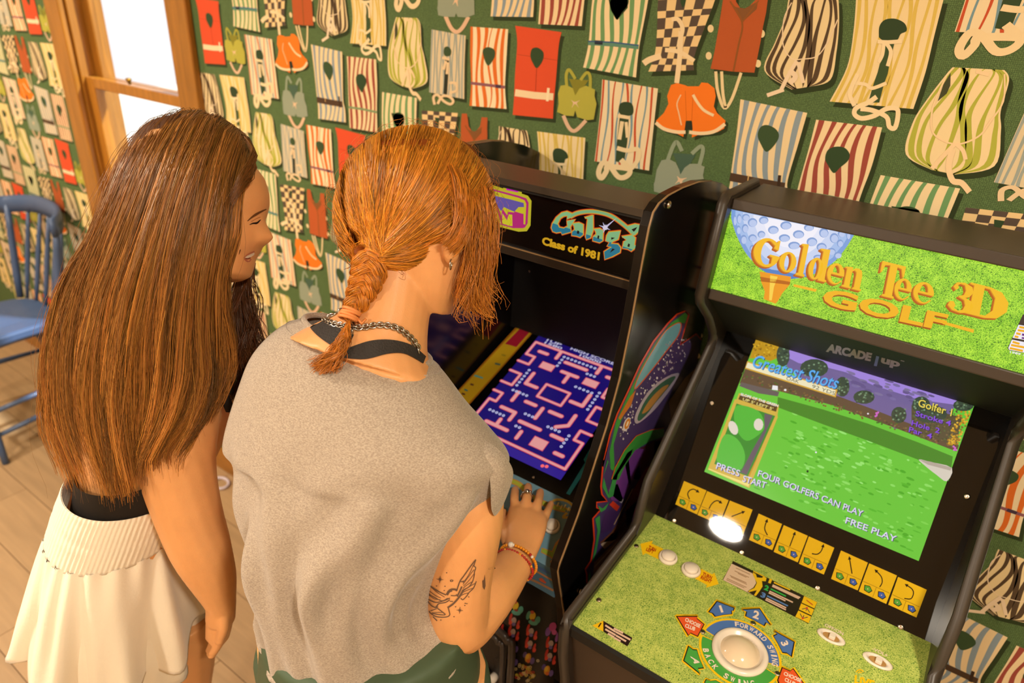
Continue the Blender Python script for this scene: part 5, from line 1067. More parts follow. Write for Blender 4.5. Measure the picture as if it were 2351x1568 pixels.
def resample(P, k):
    P = np.asarray(P, float); d = np.concatenate([[0], np.cumsum(np.linalg.norm(np.diff(P, axis=0), axis=1))]); t = np.linspace(0, d[-1], k)
    return np.stack([np.interp(t, d, P[:, i]) for i in range(P.shape[1])], 1)
def wob(N, K, amp, fr=2.0):
    """slow random sideways drift along each hair"""
    t = np.linspace(0, 1, K)[None, :, None]; a = RNG.normal(size=(N, 1, 3)); ph = RNG.uniform(0, 6.28, (N, 1, 3)); f_ = RNG.uniform(.4, 1, (N, 1, 3))*fr
    return amp*a*np.sin(ph+t*6.28*f_)*np.clip(t*3, 0.15, 1)
def patch(name, up, lo, surf, material, parent, lift=0.002, k=24, rows=5, th=0.0015):
    """cloth laid on a surface between an upper and a lower pixel edge"""
    A = resample(smooth_path(up, 6), k); B = resample(smooth_path(lo, 6), k); V = []; 
    for r in range(rows):
        for i in range(k):
            p = A[i]+(B[i]-A[i])*r/(rows-1); d = ray(*p); d = d/np.linalg.norm(d); V.append(surf(*p)-d*lift)
    V2 = [np.array(v)+FWD*th for v in V]; F = [(r*k+i, r*k+i+1, (r+1)*k+i+1, (r+1)*k+i) for r in range(rows-1) for i in range(k-1)]
    n = len(V); return mesh(name, V+V2, F+[tuple(n+i for i in reversed(f)) for f in F], material, parent, smooth=True)
M_SKIN = mat('skin', '#e2a268', 0.42, spec=0.4, sss=0.12, var=0.06, vscale=45, bump=0.12, bscale=700)
HCOL = lambda base, N, sp_=.22: np.clip(np.array(lin(base))[None, :]*(1+RNG.normal(0, sp_, (N, 1)))*(1+RNG.normal(0, .05, (N, 3))), 0.002, 1)

# ================================================================== WOMAN WITH LONG BROWN HAIR
lh0 = atd(300, 1250, 1.15); wl_ = empty('person', (lh0[0], lh0[1], 0), 'woman with long straight brown hair in black top and white ruffled skirt', 'person')
mb = MB()
# head: rows from the back of the skull to the profile, at the head's mid plane
HD = 0.960
hrows = [((398,290),(470,300),.03),((345,312),(540,336),.055),((312,350),(583,380),.067),((297,392),(602,405),.073),((290,428),(612,440),.076),((290,456),(613,464),.076),((296,476),(607,486),.074),((303,492),(602,500),.073),((313,508),(602,514),.072),((325,524),(602,530),.070),((340,540),(600,544),.068),((360,552),(596,556),.066),((380,565),(592,568),.063),((400,580),(584,580),.060),((415,592),(577,592),.057),((428,606),(576,603),.054),((440,620),(572,618),.050),((458,635),(568,632),.044),((490,648),(550,643),.024)]
nose = {8: 10, 9: 20, 10: 31, 11: 24, 7: 3}
n = 48; V = []
ax = atd(430, 282, HD)-atd(540, 648, HD)
for i, (b_, f_, hd) in enumerate(hrows):
    hd *= (.84 if i < 6 else (.90 if i < 9 else 1.0))
    a, b = atd(*b_, HD), atd(*f_, HD); c = .5*(a+b); u = .5*(b-a); w_ = np.cross(ax, u); w_ /= np.linalg.norm(w_)
    if w_ @ FWD < 0: w_ = -w_
    e_ = u/np.linalg.norm(u)
    for j in range(n):
        t = 2*math.pi*j/n; ca, sa = math.cos(t), math.sin(t); ex = 2/2.35
        p = c+u*math.copysign(abs(ca)**ex, ca)+w_*hd*math.copysign(abs(sa)**ex, sa)
        tt = (t+math.pi) % (2*math.pi)-math.pi
        if i in nose: p = p+e_*(nose[i]*HD/FPX)*math.exp(-(tt/.17)**2)
        V.append(p)
k = len(hrows); mb.add(V, [(i*n+j, i*n+(j+1) % n, (i+1)*n+(j+1) % n, (i+1)*n+j) for i in range(k-1) for j in range(n)]+[tuple(reversed(range(n))), tuple((k-1)*n+j for j in range(n))])
nck = MB()
loft(mb, [sec(350,560,505,600,.96,.052), sec(335,650,490,690,.985,.052), sec(320,730,500,770,1.0,.06), sec(290,790,520,840,1.01,.075)], 20)
# trunk
TR = [sec(260,800,500,840,1.00,.05), sec(215,840,520,870,1.015,.085), sec(185,920,535,935,1.035,.105), sec(172,1000,528,1000,1.06,.11), sec(172,1070,490,1085,1.085,.10), sec(150,1140,455,1165,1.115,.105), sec(118,1240,440,1280,1.16,.125), sec(110,1340,440,1390,1.22,.13), sec(120,1430,430,1480,1.29,.12)]
loft(mb, TR, 28)
# near arm with hand
limb(mb, [(430,860,.995,.050),(412,920,.985,.058),(402,1010,.99,.0575),(412,1100,1.005,.052),(436,1190,1.025,.0475),(462,1262,1.045,.044),(488,1325,1.07,.036),(503,1372,1.09,.0265),(507,1392,1.10,.0235),(506,1420,1.115,.0235)])
hand0 = [(506,1405,1.11,.022),(503,1435,1.125,.021),(499,1462,1.14,.019)]; limb(mb, hand0)
for k_, (dx, dD, L_) in enumerate(((12, -.028, 46), (4, -.010, 52), (-5, .008, 50), (-13, .024, 42))):
    limb(mb, [(501+dx*.6, 1455, 1.137+dD, .0085), (496+dx*.5, 1455+L_*.45, 1.15+dD, .008), (489+dx*.4, 1455+L_*.8, 1.162+dD, .0075), (482+dx*.3, 1455+L_, 1.168+dD, .0065)], 10, 3)
limb(mb, [(512,1415,1.09,.010),(513,1440,1.095,.009),(508,1462,1.105,.0078),(503,1476,1.112,.0065)], 10, 3)
# far arm
limb(mb, [(440,860,1.14,.045),(440,960,1.19,.043),(430,1080,1.22,.04),(420,1200,1.24,.036),(430,1290,1.28,.027),(430,1350,1.3,.024)])
# legs down to the floor
for sx in (-.085, .085):
    hp = atd(275, 1400, 1.26)+np.array([.75, .66, 0])*sx
    f_ = np.array([hp[0]-.02, hp[1]-.02, 0.0]); kn = np.array([(hp[0]+f_[0])/2, (hp[1]+f_[1])/2, .47])
    mb.tube(smooth_path([hp, .5*(hp+kn), kn, .55*kn+.45*f_, f_+[0, 0, .08], f_+[0, 0, .03]], 4), smooth_path([[.088, 0, 0], [.072, 0, 0], [.052, 0, 0], [.055, 0, 0], [.034, 0, 0], [.036, 0, 0]], 4)[:, 0], 16)
    mb.tube([f_+[-.02, -.05, .035], f_+[.05, .03, .035], f_+[.12, .10, .022], f_+[.15, .125, .018]], [.034, .038, .034, .016], 14)
VL, FL = fuse(mb, .0034, 4)
bodyL = mesh('body', VL, FL, M_SKIN, wl_, smooth=True); SK = Skin(VL, FL)
# face details
AFc = Art(SK, -FWD, .00025); ck = crop(470, 380, 5.226)
for k_, (a, w0) in enumerate((([(515,668),(570,620),(640,575),(700,545),(742,525)], 4.2), ([(530,655),(600,600),(690,548),(735,530)], 3.0))): AFc.line(ck(sp(a, 5, False)), np.interp(np.linspace(0, 1, (len(a)-1)*5+1), [0, .4, 1], [1.6, w0+1.6, 2.2]), '#6a4526', 1+k_*.2)
AFc.build('eyebrow', vc_mat('skin_pigment', .6, .2), bodyL)
AFe = Art(SK, -FWD, .0003)
AFe.line(ck(sp([(540,712),(580,695),(630,690),(668,655)], 5, False)), np.interp(np.linspace(0, 1, 16), [0, .6, 1], [1, 4.6, 2.2]), '#23140e', 1); AFe.line(ck([(660,665),(676,650)]), 1.6, '#23140e', 1); 
AFe.line(ck(sp([(560,675),(620,640),(670,620)], 4, False)), 1.3, '#a9683f', 1)
AFe.build('eyelashes', vc_mat('skin_pigment'), bodyL)
AM_ = Art(SK, -FWD, .0003)
AM_.poly(ck([(462,1112),(500,1072),(550,1042),(598,1024),(602,1044),(560,1062),(512,1086),(484,1108)]), '#c27a5c', 1)
AM_.poly(ck([(486,1104),(520,1080),(560,1058),(600,1044),(598,1072),(556,1100),(515,1112)]), '#eadbc6', 2); AM_.poly(ck([(472,1114),(515,1113),(556,1101),(550,1116),(505,1124)]), '#7a3a2c', 2.2)
AM_.poly(ck([(474,1120),(505,1126),(552,1117),(566,1128),(545,1156),(512,1160),(488,1142)]), '#bf6f58', 2)
AM_.build('mouth', vc_mat('skin_pigment'), bodyL)
# skirt: elastic band, two ruffled tiers
M_CREAMF = mat('cream_cotton', '#efe2cc', 0.85, spec=0.2, sheen=.3, bump=.25, bscale=220)
def ring_sheet(name, secs, material, parent, ruffle=0.0, nf=18, n=96, sub=5, gather=0.0, th=.002, hemwave=0.0, axis=None):
    tmp = MB(); G = loft(tmp, secs, n, cap=False, sub=sub, axis=axis); k = len(G); c = G.mean(1)
    for i in range(k):
        t = i/(k-1)
        for j in range(n):
            a = 2*math.pi*j/n; d = G[i, j]-c[i]; d = d/np.linalg.norm(d)
            G[i, j] = G[i, j]+d*(ruffle*t**1.2*(math.sin(nf*a+1.3*math.sin(2*a))+.45*math.sin((nf*1.7)*a+2+2*t))+(.0035*math.sin(24*a+1.5*math.sin(3*a))*(1-t) if ruffle else 0)+gather*math.sin(88*a+2*math.sin(5*a))*math.sin(math.pi*min(1, t*6 % 1)))+np.array([0, 0, hemwave*t*math.sin(5*a+1)])
    O = G.reshape(-1, 3); I = (G-(G-c[:, None])*(th/.15)).reshape(-1, 3); m_ = len(O)
    F = [(i*n+j, i*n+(j+1) % n, (i+1)*n+(j+1) % n, (i+1)*n+j) for i in range(k-1) for j in range(n)]
    F2 = [tuple(m_+q for q in reversed(f)) for f in F]+[((k-1)*n+j, (k-1)*n+(j+1) % n, m_+(k-1)*n+(j+1) % n, m_+(k-1)*n+j) for j in range(n)]
    return mesh(name, np.vstack([O, I]), F+F2, material, parent, smooth=True)
sk = ring_sheet('waistband', [sec(150,1062,470,1110,1.085,.118), sec(132,1110,452,1168,1.105,.124), sec(118,1155,436,1218,1.125,.132)], M_CREAMF, wl_, gather=.0013, n=380)
tg = [sec(120,1152,436,1214,1.125,.134), sec(98,1225,452,1292,1.155,.155), sec(80,1300,470,1370,1.195,.170), sec(76,1362,482,1430,1.235,.180)]
tier1 = ring_sheet('upper_tier', tg, M_CREAMF, wl_, ruffle=.021, nf=10, n=160, hemwave=.016)
ring_sheet('lower_tier', [sec(112,1240,436,1310,1.165,.148), sec(96,1330,455,1400,1.215,.162), sec(88,1408,470,1472,1.265,.172)], M_CREAMF, wl_, ruffle=.019, nf=9, n=160, hemwave=.014)
# black top
M_BLK = mat('black_jersey', '#1d1815', 0.7, spec=.25, bump=.1, bscale=300)
tmp = MB(); G = loft(tmp, [sec(165,1038,500,1020,1.068,.121), sec(166,1085,480,1090,1.088,.113), sec(160,1130,440,1150,1.108,.110)], 64, sub=4)
mesh('black_top', tmp.V, [f for f in tmp.F if len(f) == 4], M_BLK, wl_, smooth=True)
tmp = MB(); loft(tmp, [sec(455,880,522,872,1.04,.05), sec(450,925,541,920,1.045,.08), sec(448,975,538,970,1.06,.09), sec(450,1015,520,1005,1.075,.088), sec(452,1045,490,1040,1.085,.08)], 30); tmp.build('top_front', M_BLK, wl_, smooth=True)
for pl in ([(455,828,.955),(480,860,.96),(512,905,.97),(528,940,.985)], [(520,830,1.0),(522,870,1.0),(526,905,1.0)]):
    P = smooth_path([atd(*p) for p in pl], 5); MB().tube(P, .007, 8).build('strap', M_BLK, wl_, smooth=True)
# hair
M_HAIR1 = hair_mat('brown_hair', .36)
GD = [  # guide locks: px, py, depth
 [(572,338,.935),(556,395,.905),(541,470,.892),(530,560,.892),(505,640,.905),(508,740,.925),(520,830,.945),(500,905,.945),(470,960,.945)],
 [(545,306,.938),(520,380,.888),(500,480,.874),(480,580,.872),(462,680,.885),(462,780,.905),(468,870,.918),(440,960,.925),(385,1035,.93)],
 [(498,276,.94),(470,360,.876),(438,470,.863),(412,580,.863),(392,690,.872),(380,790,.888),(375,880,.902),(358,960,.912),(322,1052,.918)],
 [(452,262,.945),(410,350,.874),(372,460,.864),(340,570,.866),(308,680,.876),(285,790,.888),(278,890,.902),(285,990,.912),(300,1105,.925)],
 [(405,263,.948),(350,350,.886),(310,450,.876),(268,560,.884),(228,670,.898),(205,780,.91),(198,890,.924),(215,1000,.938),(255,1108,.95)],
 [(352,284,.952),(303,360,.908),(268,450,.902),(225,550,.912),(180,655,.93),(152,765,.945),(145,880,.96),(160,990,.975),(205,1100,.985)],
 [(300,330,.958),(268,400,.944),(238,480,.942),(198,570,.952),(142,662,.968),(112,765,.985),(103,870,1.0),(116,980,1.012),(165,1082,1.02)]]
K = 24
EX = [(60, 8), (45, 2), (30, -2), (15, -4), (0, -2), (-10, 6), (-8, 14)]
GD = [[(g[0][0]+(24, 24, 24, 24, 24, 24, 24)[gi]-(26 if gi == 0 else 12 if gi == 1 else 0), g[0][1]+(16 if gi == 0 else 10), g[0][2]+(.02 if gi == 0 else .055)), (g[0][0]+(0 if gi == 0 else 6), g[0][1]-(-6 if gi == 0 else 4), g[0][2]+(.0 if gi == 0 else .012))]+g[1:-1]+[g[-1], (g[-1][0]+6, g[-1][1]+34, g[-1][2]+.01)] for gi, g in enumerate(GD)]
GP = np.array([resample(smooth_path([atd(*p) for p in g], 6), K) for g in GD])
def lock_at(s):
    """interpolate guides at fractional index"""
    s = np.clip(s, 0, len(GP)-1.0001); i = s.astype(int); f_ = (s-i)[:, None, None]; f_ = f_*f_*(3-2*f_)*.35+f_*.65; return GP[i]*(1-f_)+GP[i+1]*f_
hl = MB(); ns = 60; ss = np.linspace(0, 6, ns); base = lock_at(ss)+FWD*.011
F = []
for a in range(ns-1):
    for b in range(K-1):
        if b > 16 and 2.2 < ss[a] < 2.75: continue
        if b > 16 and ss[a] < .8: continue
        if b >= K-2: continue
        F.append((a*K+b, a*K+b+1, (a+1)*K+b+1, (a+1)*K+b))
V1 = base.reshape(-1, 3); V2 = (base+FWD*np.clip(np.linspace(.02, .03, K), 0, 1)[None, :, None]).reshape(-1, 3)
hairL = mesh('hair', np.vstack([V1, V2]), F+[tuple(len(V1)+i for i in reversed(f)) for f in F], mat('hair_underlayer_brown', '#4a2a12', .6, spec=.2), wl_, smooth=True); tag(hairL, kind='stuff')
N = 7200
nl = 240; lk = RNG.uniform(-.12, 6.12, nl); lock_dev = wob(nl, K, .009, 1.1); lock_col = RNG.normal(0, .32, nl)
li = RNG.integers(0, nl, N); s_ = lk[li]+RNG.normal(0, .06, N); S = lock_at(np.clip(s_, 0, 6))
S = S+lock_dev[li]*np.linspace(.1, 1.2, K)[None, :, None]+wob(N, K, .0016, 1.6)-FWD*(RNG.uniform(-.014, .004, N)+.004*np.sin(lk[li]*19))[:, None, None]
gap = (s_ > 2.05) & (s_ < 2.85); ln = np.where(gap, RNG.uniform(.64, .92, N), RNG.uniform(.86, 1.0, N)); ln = np.where((s_ < .9), RNG.uniform(.7, .95, N), ln)
ti = np.linspace(0, 1, K)[None, :]*ln[:, None]*(K-1); i0 = np.clip(ti.astype(int), 0, K-2); fr_ = (ti-i0)[..., None]
S = np.take_along_axis(S, i0[..., None], 1)*(1-fr_)+np.take_along_axis(S, (i0+1)[..., None], 1)*fr_
cb = HCOL('#90602a', N, .18)*(1+lock_col[li][:, None]); tip = np.linspace(0, 1, K)[None, :, None]**2.2; colr = np.clip(cb[:, None]*(1-tip)+cb[:, None]*np.array([1.55, 1.42, 1.2])*tip, .003, 1)
S = S[:, np.linspace(0, K-1, 17).round().astype(int)]; colr = colr[:, np.linspace(0, K-1, 17).round().astype(int)]
strands('hair_strands', S, RNG.uniform(.00045, .00085, N), colr, M_HAIR1, hairL)
# hair from the far side, hanging in front of the chest, and sweep over the temple
far = [[(585,600,1.03),(572,660,1.03),(590,720,1.03),(612,790,1.03),(622,850,1.03)], [(560,640,1.02),(552,700,1.02),(562,770,1.02),(575,840,1.03),(560,900,1.03)], [(540,650,1.01),(530,720,1.01),(530,800,1.01),(545,860,1.02),(520,930,1.02)]]
fp = np.array([resample(smooth_path([atd(*p) for p in g], 5), 14) for g in far]); N2 = 520
w2 = RNG.dirichlet((.5, .5, .5), N2); lk2 = wob(26, 14, .010, 1.2); S2 = np.einsum('ng,gkd->nkd', w2, fp)+lk2[RNG.integers(0, 26, N2)]+wob(N2, 14, .002)
strands('far_side_hair', S2, RNG.uniform(.0005, .0008, N2), HCOL('#5c3418', N2, .2), M_HAIR1, hairL)
tmpg = [[(572,322,.93),(588,360,.925),(560,410,.885),(538,440,.878)], [(560,312,.93),(580,345,.91),(553,400,.88),(530,450,.876)], [(590,385,.93),(572,420,.90),(548,450,.883),(530,480,.88)]]
tp = np.array([resample(smooth_path([atd(*p) for p in g], 5), 10) for g in tmpg]); N3 = 900; w3 = RNG.dirichlet((.6, .6, .35), N3)
strands('temple_hair', np.einsum('ng,gkd->nkd', w3, tp)+wob(N3, 10, .0012), RNG.uniform(.0004, .0007, N3), HCOL('#754a20', N3, .2), M_HAIR1, hairL)
N4 = 150; S4 = lock_at(RNG.uniform(0, 6, N4))+wob(N4, K, .013, 1.4)-FWD*.01; strands('flyaway_hair', S4, .00028, HCOL('#8a5a2c', N4), M_HAIR1, hairL)
# back of the skull on the far side
ck_ = MB(); V = np.array(V)
skull = MB(); c_ = atd(425, 420, .965); 
tmpH = [((398,272),(480,282),.04),((335,296),(548,318),.068),((300,338),(560,370),.083),((280,385),(550,410),.089),((272,430),(535,460),.092),((272,475),(530,510),.09),((285,520),(522,560),.084),((300,570),(512,610),.075),((310,640),(505,680),.062)]
loft(skull, [sec(a[0], a[1], b[0], b[1], .985, hd-.010) for a, b, hd in tmpH], 28); skull.build('scalp_hair', mat('hair_underlayer_brown'), hairL, smooth=True)
# ================================================================== WOMAN WITH THE RED BRAID
rh0 = atd(840, 1480, .97); wr_ = empty('person', (rh0[0], rh0[1], 0), 'woman with copper red braid in a grey sleeveless tee and dark green leggings, playing', 'person')
mb = MB()
hr = [((905,318),(1000,314),.035),((845,345),(1065,342),.072),((810,395),(1098,398),.090),((800,450),(1110,462),.095),((805,510),(1108,524),.094),((830,560),(1096,584),.088),((862,600),(1082,640),.078),((905,640),(1060,684),.066),((950,690),(1036,722),.045)]
DH = lambda k: .905+.004*k
loft(mb, [sec(a[0], a[1], b[0], b[1], DH(k), hd) for k, (a, b, hd) in enumerate(hr)], 30, sub=3)
loft(mb, [sec(822,570,1000,620,.905,.056), sec(806,650,992,690,.90,.056), sec(790,705,982,765,.895,.060), sec(735,735,985,830,.895,.075), sec(660,770,1020,880,.895,.085)], 24)
# ear
ball(mb, atd(1037, 572, .842), (.009, .013, .021))
RT = [sec(700,760,985,860,.93,.06,.89), sec(620,800,1050,945,.935,.08,.865), sec(575,880,1100,1015,.94,.095,.86), sec(565,980,1075,1110,.94,.10,.88), sec(585,1100,1030,1210,.945,.10,.90), sec(612,1230,945,1300,.955,.085,.92), sec(620,1350,945,1400,.975,.09,.945), sec(630,1450,1030,1490,1.005,.095,.965), sec(630,1540,1060,1580,1.05,.10,1.0)]
loft(mb, RT, 28)
# playing arm
DKH = lambda x, y, h: Plane(d0+NDG*h, NDG)(x, y)
wr3 = DKH(1188, 1288, .045); el3 = atd(1062, 1432, .965)
arm = [atd(1045, 1020, .905), atd(1068, 1095, .90), atd(1070, 1190, .90), atd(1056, 1300, .925), atd(1050, 1385, .945), el3, .62*el3+.38*wr3+np.array([0, 0, .004]), .3*el3+.7*wr3, wr3]
mb.tube(smooth_path(arm, 6), smooth_path([[x, 0, 0] for x in (.048, .050, .0495, .047, .0455, .0415, .043, .036, .0275)], 6)[:, 0], 20)
hn = [wr3, DKH(1198, 1250, .040), DKH(1205, 1215, .038), DKH(1212, 1185, .034)]
px_dir = X_*.93-DG*.1
def pad(c, hw, th):   # flattened palm slice
    return [c, px_dir*hw, th, 2.3]
secs = [[hn[0], px_dir*.027, .021, 2.2], [hn[1], px_dir*.033, .017, 2.3], [hn[2], px_dir*.039, .0155, 2.4], [hn[3], px_dir*.040, .013, 2.4], [DKH(1216, 1172, .030), px_dir*.036, .009, 2.4]]
loft(mb, secs, 20, sub=4)
fing = [([(1184,1176,.034),(1181,1150,.034),(1182,1132,.024),(1183,1121,.014)], .0080), ([(1205,1172,.036),(1209,1145,.037),(1212,1126,.026),(1213,1114,.014)], .0083), ([(1230,1180,.034),(1235,1155,.035),(1239,1138,.024),(1241,1126,.013)], .0078), ([(1248,1198,.028),(1256,1177,.028),(1262,1163,.019),(1266,1153,.012)], .0068)]
FPT = []
for pts, r in fing:
    P = smooth_path([DKH(*p) for p in pts], 5); FPT.append(P); mb.tube(P, np.interp(np.linspace(0, 1, len(P)), [0, .5, .9, 1], [r*1.08, r, r*.88, r*.6]), 12)
P = smooth_path([DKH(1172, 1245, .034), DKH(1158, 1215, .030), DKH(1153, 1192, .022), DKH(1155, 1174, .014)], 5); mb.tube(P, np.interp(np.linspace(0, 1, len(P)), [0, .5, .9, 1], [.014, .0115, .0098, .007]), 12)
# other arm, reaching to the joystick in front of her
js3 = DKH(1108, 1140, .055); sh2 = atd(600, 930, .985); el2 = .5*(sh2+js3)+np.array([-.06, -.02, -.15])
mb.tube(smooth_path([sh2, .5*(sh2+el2), el2, .5*(el2+js3)+np.array([0, 0, -.01]), js3+np.array([-.05, -.035, .012])], 6), smooth_path([[x, 0, 0] for x in (.052, .046, .040, .034, .025)], 6)[:, 0], 16)
for k in range(4): mb.tube(smooth_path([js3+np.array([-.06, -.03, .012-.012*k]), js3+np.array([-.022, -.034, .014-.014*k]), js3+np.array([.016, -.014, .012-.014*k]), js3+np.array([.012, .014, .008-.014*k])], 4), .0085, 10)
mb.tube(smooth_path([js3+np.array([-.06, -.02, .02]), js3+np.array([-.03, .0, .026]), js3+np.array([-.004, .006, .020])], 4), .0095, 10)
# legs
lax = np.array([.95, .31, 0])
LEGS = []
for sx in (-.088, .088):
    hp = atd(850, 1500, 1.02)+lax*sx; f_ = np.array([hp[0]-.03, hp[1]+.06, 0.]); kn = np.array([.5*(hp[0]+f_[0]), .5*(hp[1]+f_[1])+.02, .47]); LEGS.append((hp, kn, f_))
    mb.tube(smooth_path([hp, .5*(hp+kn), kn, .55*kn+.45*f_, f_+[0, 0, .08], f_+[0, 0, .03]], 4), smooth_path([[x, 0, 0] for x in (.092, .074, .054, .056, .035, .036)], 4)[:, 0], 16)
    mb.tube([f_+[-.01, -.06, .035], f_+[.0, .03, .035], f_+[.01, .12, .022], f_+[.01, .155, .018]], [.034, .038, .034, .016], 14)
VR, FR_ = fuse(mb, .0028, 3)
bodyR = mesh('body', VR, FR_, M_SKIN, wr_, smooth=True); SR = Skin(VR, FR_)
# tattoo: winged figure with stars, inked lines on the upper arm
AT = Art(SR, -FWD, .00025); ct = crop(960, 1270, 8.255); INK = '#6a5140'
tl = [([(1095,120),(1000,240),(880,410),(800,520),(760,620),(735,700)], 2.6), ([(1095,120),(1060,240),(1095,270),(1070,350),(1065,420),(1030,540),(960,640),(860,690)], 2.0), ([(1050,220),(960,410),(850,560)], 1.3), ([(1060,310),(930,480),(850,590)], 1.3), ([(1060,390),(960,520),(860,620)], 1.3), ([(1020,540),(900,620),(850,670)], 1.3),
      ([(1105,530),(1050,660),(970,740),(920,810),(850,880),(810,850)], 2.0), ([(1080,570),(960,640),(840,720)], 1.4), ([(1040,660),(930,700),(850,740)], 1.4), ([(960,750),(880,770),(820,800)], 1.4), ([(790,530),(840,540),(860,520)], 2.2), ([(830,630),(780,740),(740,820)], 3.2), ([(860,690),(800,800),(720,900),(650,970),(560,1030)], 4.2),
      ([(140,565),(260,640),(400,730),(530,790)], 2.6), ([(130,600),(200,760),(320,840),(450,900),(560,850)], 1.6), ([(140,650),(300,780),(430,850)], 1.4), ([(170,760),(300,860),(420,880)], 1.4), ([(190,870),(330,930),(480,900),(600,850)], 2.4), ([(200,600),(360,740),(500,830)], 1.4), ([(180,900),(250,990),(350,1030),(380,960),(520,930),(600,880)], 2.4),
      ([(560,740),(620,690),(700,685),(740,710)], 4.5), ([(545,790),(580,730),(640,700)], 5.5), ([(620,800),(700,805),(740,780)], 2.2), ([(600,910),(660,915)], 1.8), ([(570,1030),(590,1110),(600,1160),(560,1200),(450,1212),(330,1195),(230,1130),(210,1090)], 2.2), ([(370,1045),(470,1120),(510,1165),(380,1160),(260,1130)], 2.0), ([(240,1090),(350,1050)], 1.8), ([(260,1130),(380,1120),(470,1120)], 1.5), ([(400,950),(340,1010),(370,1040)], 2.2)]
for pl, w_ in tl: AT.line(ct(sp(pl, 5, False)), w_, INK, 1)
for cx, cy, r in ((415,495,70), (790,1080,65)):
    for a in range(8):
        t = math.pi*a/4+.1; rr_ = r if a % 2 == 0 else r*.5; AT.line(ct([(cx, cy), (cx+rr_*math.cos(t), cy+rr_*math.sin(t))]), [2.4, .5], INK, 1.2)
for x, y in ((540,370),(270,495),(350,620),(510,625),(495,705),(960,825),(895,950),(925,955),(885,990),(710,1015),(680,1200),(430,1265)): AT.disc(ct([(x, y)])[0], 1.7, 1.2, INK, 1, 8)
AT.disc(ct([(635,520)])[0], 4, 2.8, INK, 1, 12, 0, .45); AT.line(ct([(280,1200),(360,1280)]), 2.4, INK, 1)
AT.poly(ct([(1215,520),(1250,500),(1265,400),(1275,520),(1280,620),(1255,695),(1225,640)]), '#765642', 1); AT.poly(ct(sp([(1330,300),(1400,265),(1470,280),(1420,305)], 4)), '#7c583e', 1)
tag(AT.build('tattoo', vc_mat('tattoo_ink', .5, .3), bodyR), 'grey line tattoo of a winged fairy with stars')
# ring, bracelets
M_SILV = mat('silver', '#b9b4ac', .22, 1.0)
def torus(mb, c, a, b, r, n=28, m_=8): mb.tube([c+a*math.cos(t)+b*math.sin(t) for t in np.linspace(0, 2*math.pi, n)], r, m_, cap=False)
P = FPT[1]; i = 6; c_ = P[i]; t_ = P[i+1]-P[i-1]; t_ /= np.linalg.norm(t_); a_ = np.cross(t_, ND); a_ /= np.linalg.norm(a_); b_ = np.cross(t_, a_)
q = MB(); torus(q, c_, a_*.0098, b_*.0098, .0020); ball(q, c_-b_*.0112*np.sign(b_ @ -NDG), .0045, 8); ball(q, c_+a_*.005-b_*.0108*np.sign(b_ @ -NDG), .003, 8); q.build('finger_ring', M_SILV, wr_, smooth=True)
BD = {'#b3261e': mat('red_bead', '#b3261e', .25), '#e08a1a': mat('amber_bead', '#e8941c', .2), '#e6dfd2': mat('pearl_bead', '#e6dfd2', .2)}
ax_ = (hn[1]-el3); ax_ /= np.linalg.norm(ax_); a_ = px_dir-ax_*(px_dir @ ax_); a_ /= np.linalg.norm(a_); b_ = np.cross(ax_, a_)
for nm, off, r, cols in (('bead_bracelet', -.010, .0022, ['#b3261e']*5+['#e08a1a']), ('bead_bracelet', .002, .0026, ['#e08a1a']*6+['#b3261e', '#e6dfd2'])):
    cen = wr3+ax_*off; br = empty(nm, tuple(cen), 'red glass bead bracelet on the playing wrist' if off < 0 else 'amber bead bracelet with one pearl on the playing wrist', 'bracelet'); nb = 44
    for k in range(nb):
        t = 2*math.pi*k/nb; p = cen+a_*.0325*math.cos(t)+b_*.0290*math.sin(t); q = MB(); ball(q, p, r*(1.9 if (off > 0 and k == 30) else 1), 6); q.build('bead', BD['#e6dfd2'] if (off > 0 and k == 30) else BD[cols[k % len(cols)]], br, smooth=True)
# leggings
M_LEG = mat('dark_green_leggings', '#46563f', .6, spec=.3, bump=.06, bscale=250)
lg = MB(); loft(lg, [sec(600,1395,1082,1430,.995,.128,.95), sec(597,1460,1090,1500,1.02,.132,.975), sec(595,1545,1108,1590,1.06,.138,1.01), sec(600,1640,1112,1690,1.12,.135,1.07)], 30)
for hp, kn, f_ in LEGS: lg.tube(smooth_path([hp+[0, 0, -.02], .5*(hp+kn), kn, .55*kn+.45*f_, f_+[0, 0, .09]], 4), smooth_path([[x, 0, 0] for x in (.102, .080, .060, .061, .041)], 4)[:, 0], 18)
Vl, Fl = fuse(lg, .008, 6); mesh('leggings', Vl, Fl, M_LEG, wr_, smooth=True)
# grey tee
M_TEE = bpy.data.materials.new('heather_grey_jersey'); M_TEE.use_nodes = True; nt = M_TEE.node_tree; b = nt.nodes['Principled BSDF']; tc = nt.nodes.new('ShaderNodeTexCoord'); mp = nt.nodes.new('ShaderNodeMapping'); mp.inputs['Scale'].default_value = (420, 420, 1100)
nz = nt.nodes.new('ShaderNodeTexNoise'); nz.inputs['Scale'].default_value = 1.0; nz.inputs['Detail'].default_value = 2; nt.links.new(tc.outputs['Object'], mp.inputs[0]); nt.links.new(mp.outputs[0], nz.inputs['Vector'])
cr_ = nt.nodes.new('ShaderNodeValToRGB'); cr_.color_ramp.elements[0].position = .38; cr_.color_ramp.elements[0].color = (*lin('#98897a'), 1); cr_.color_ramp.elements[1].position = .62; cr_.color_ramp.elements[1].color = (*lin('#b5a694'), 1)
nt.links.new(nz.outputs['Fac'], cr_.inputs[0]); nt.links.new(cr_.outputs[0], b.inputs['Base Color']); b.inputs['Roughness'].default_value = .9; b.inputs['Specular IOR Level'].default_value = .15; b.inputs['Sheen Weight'].default_value = .3
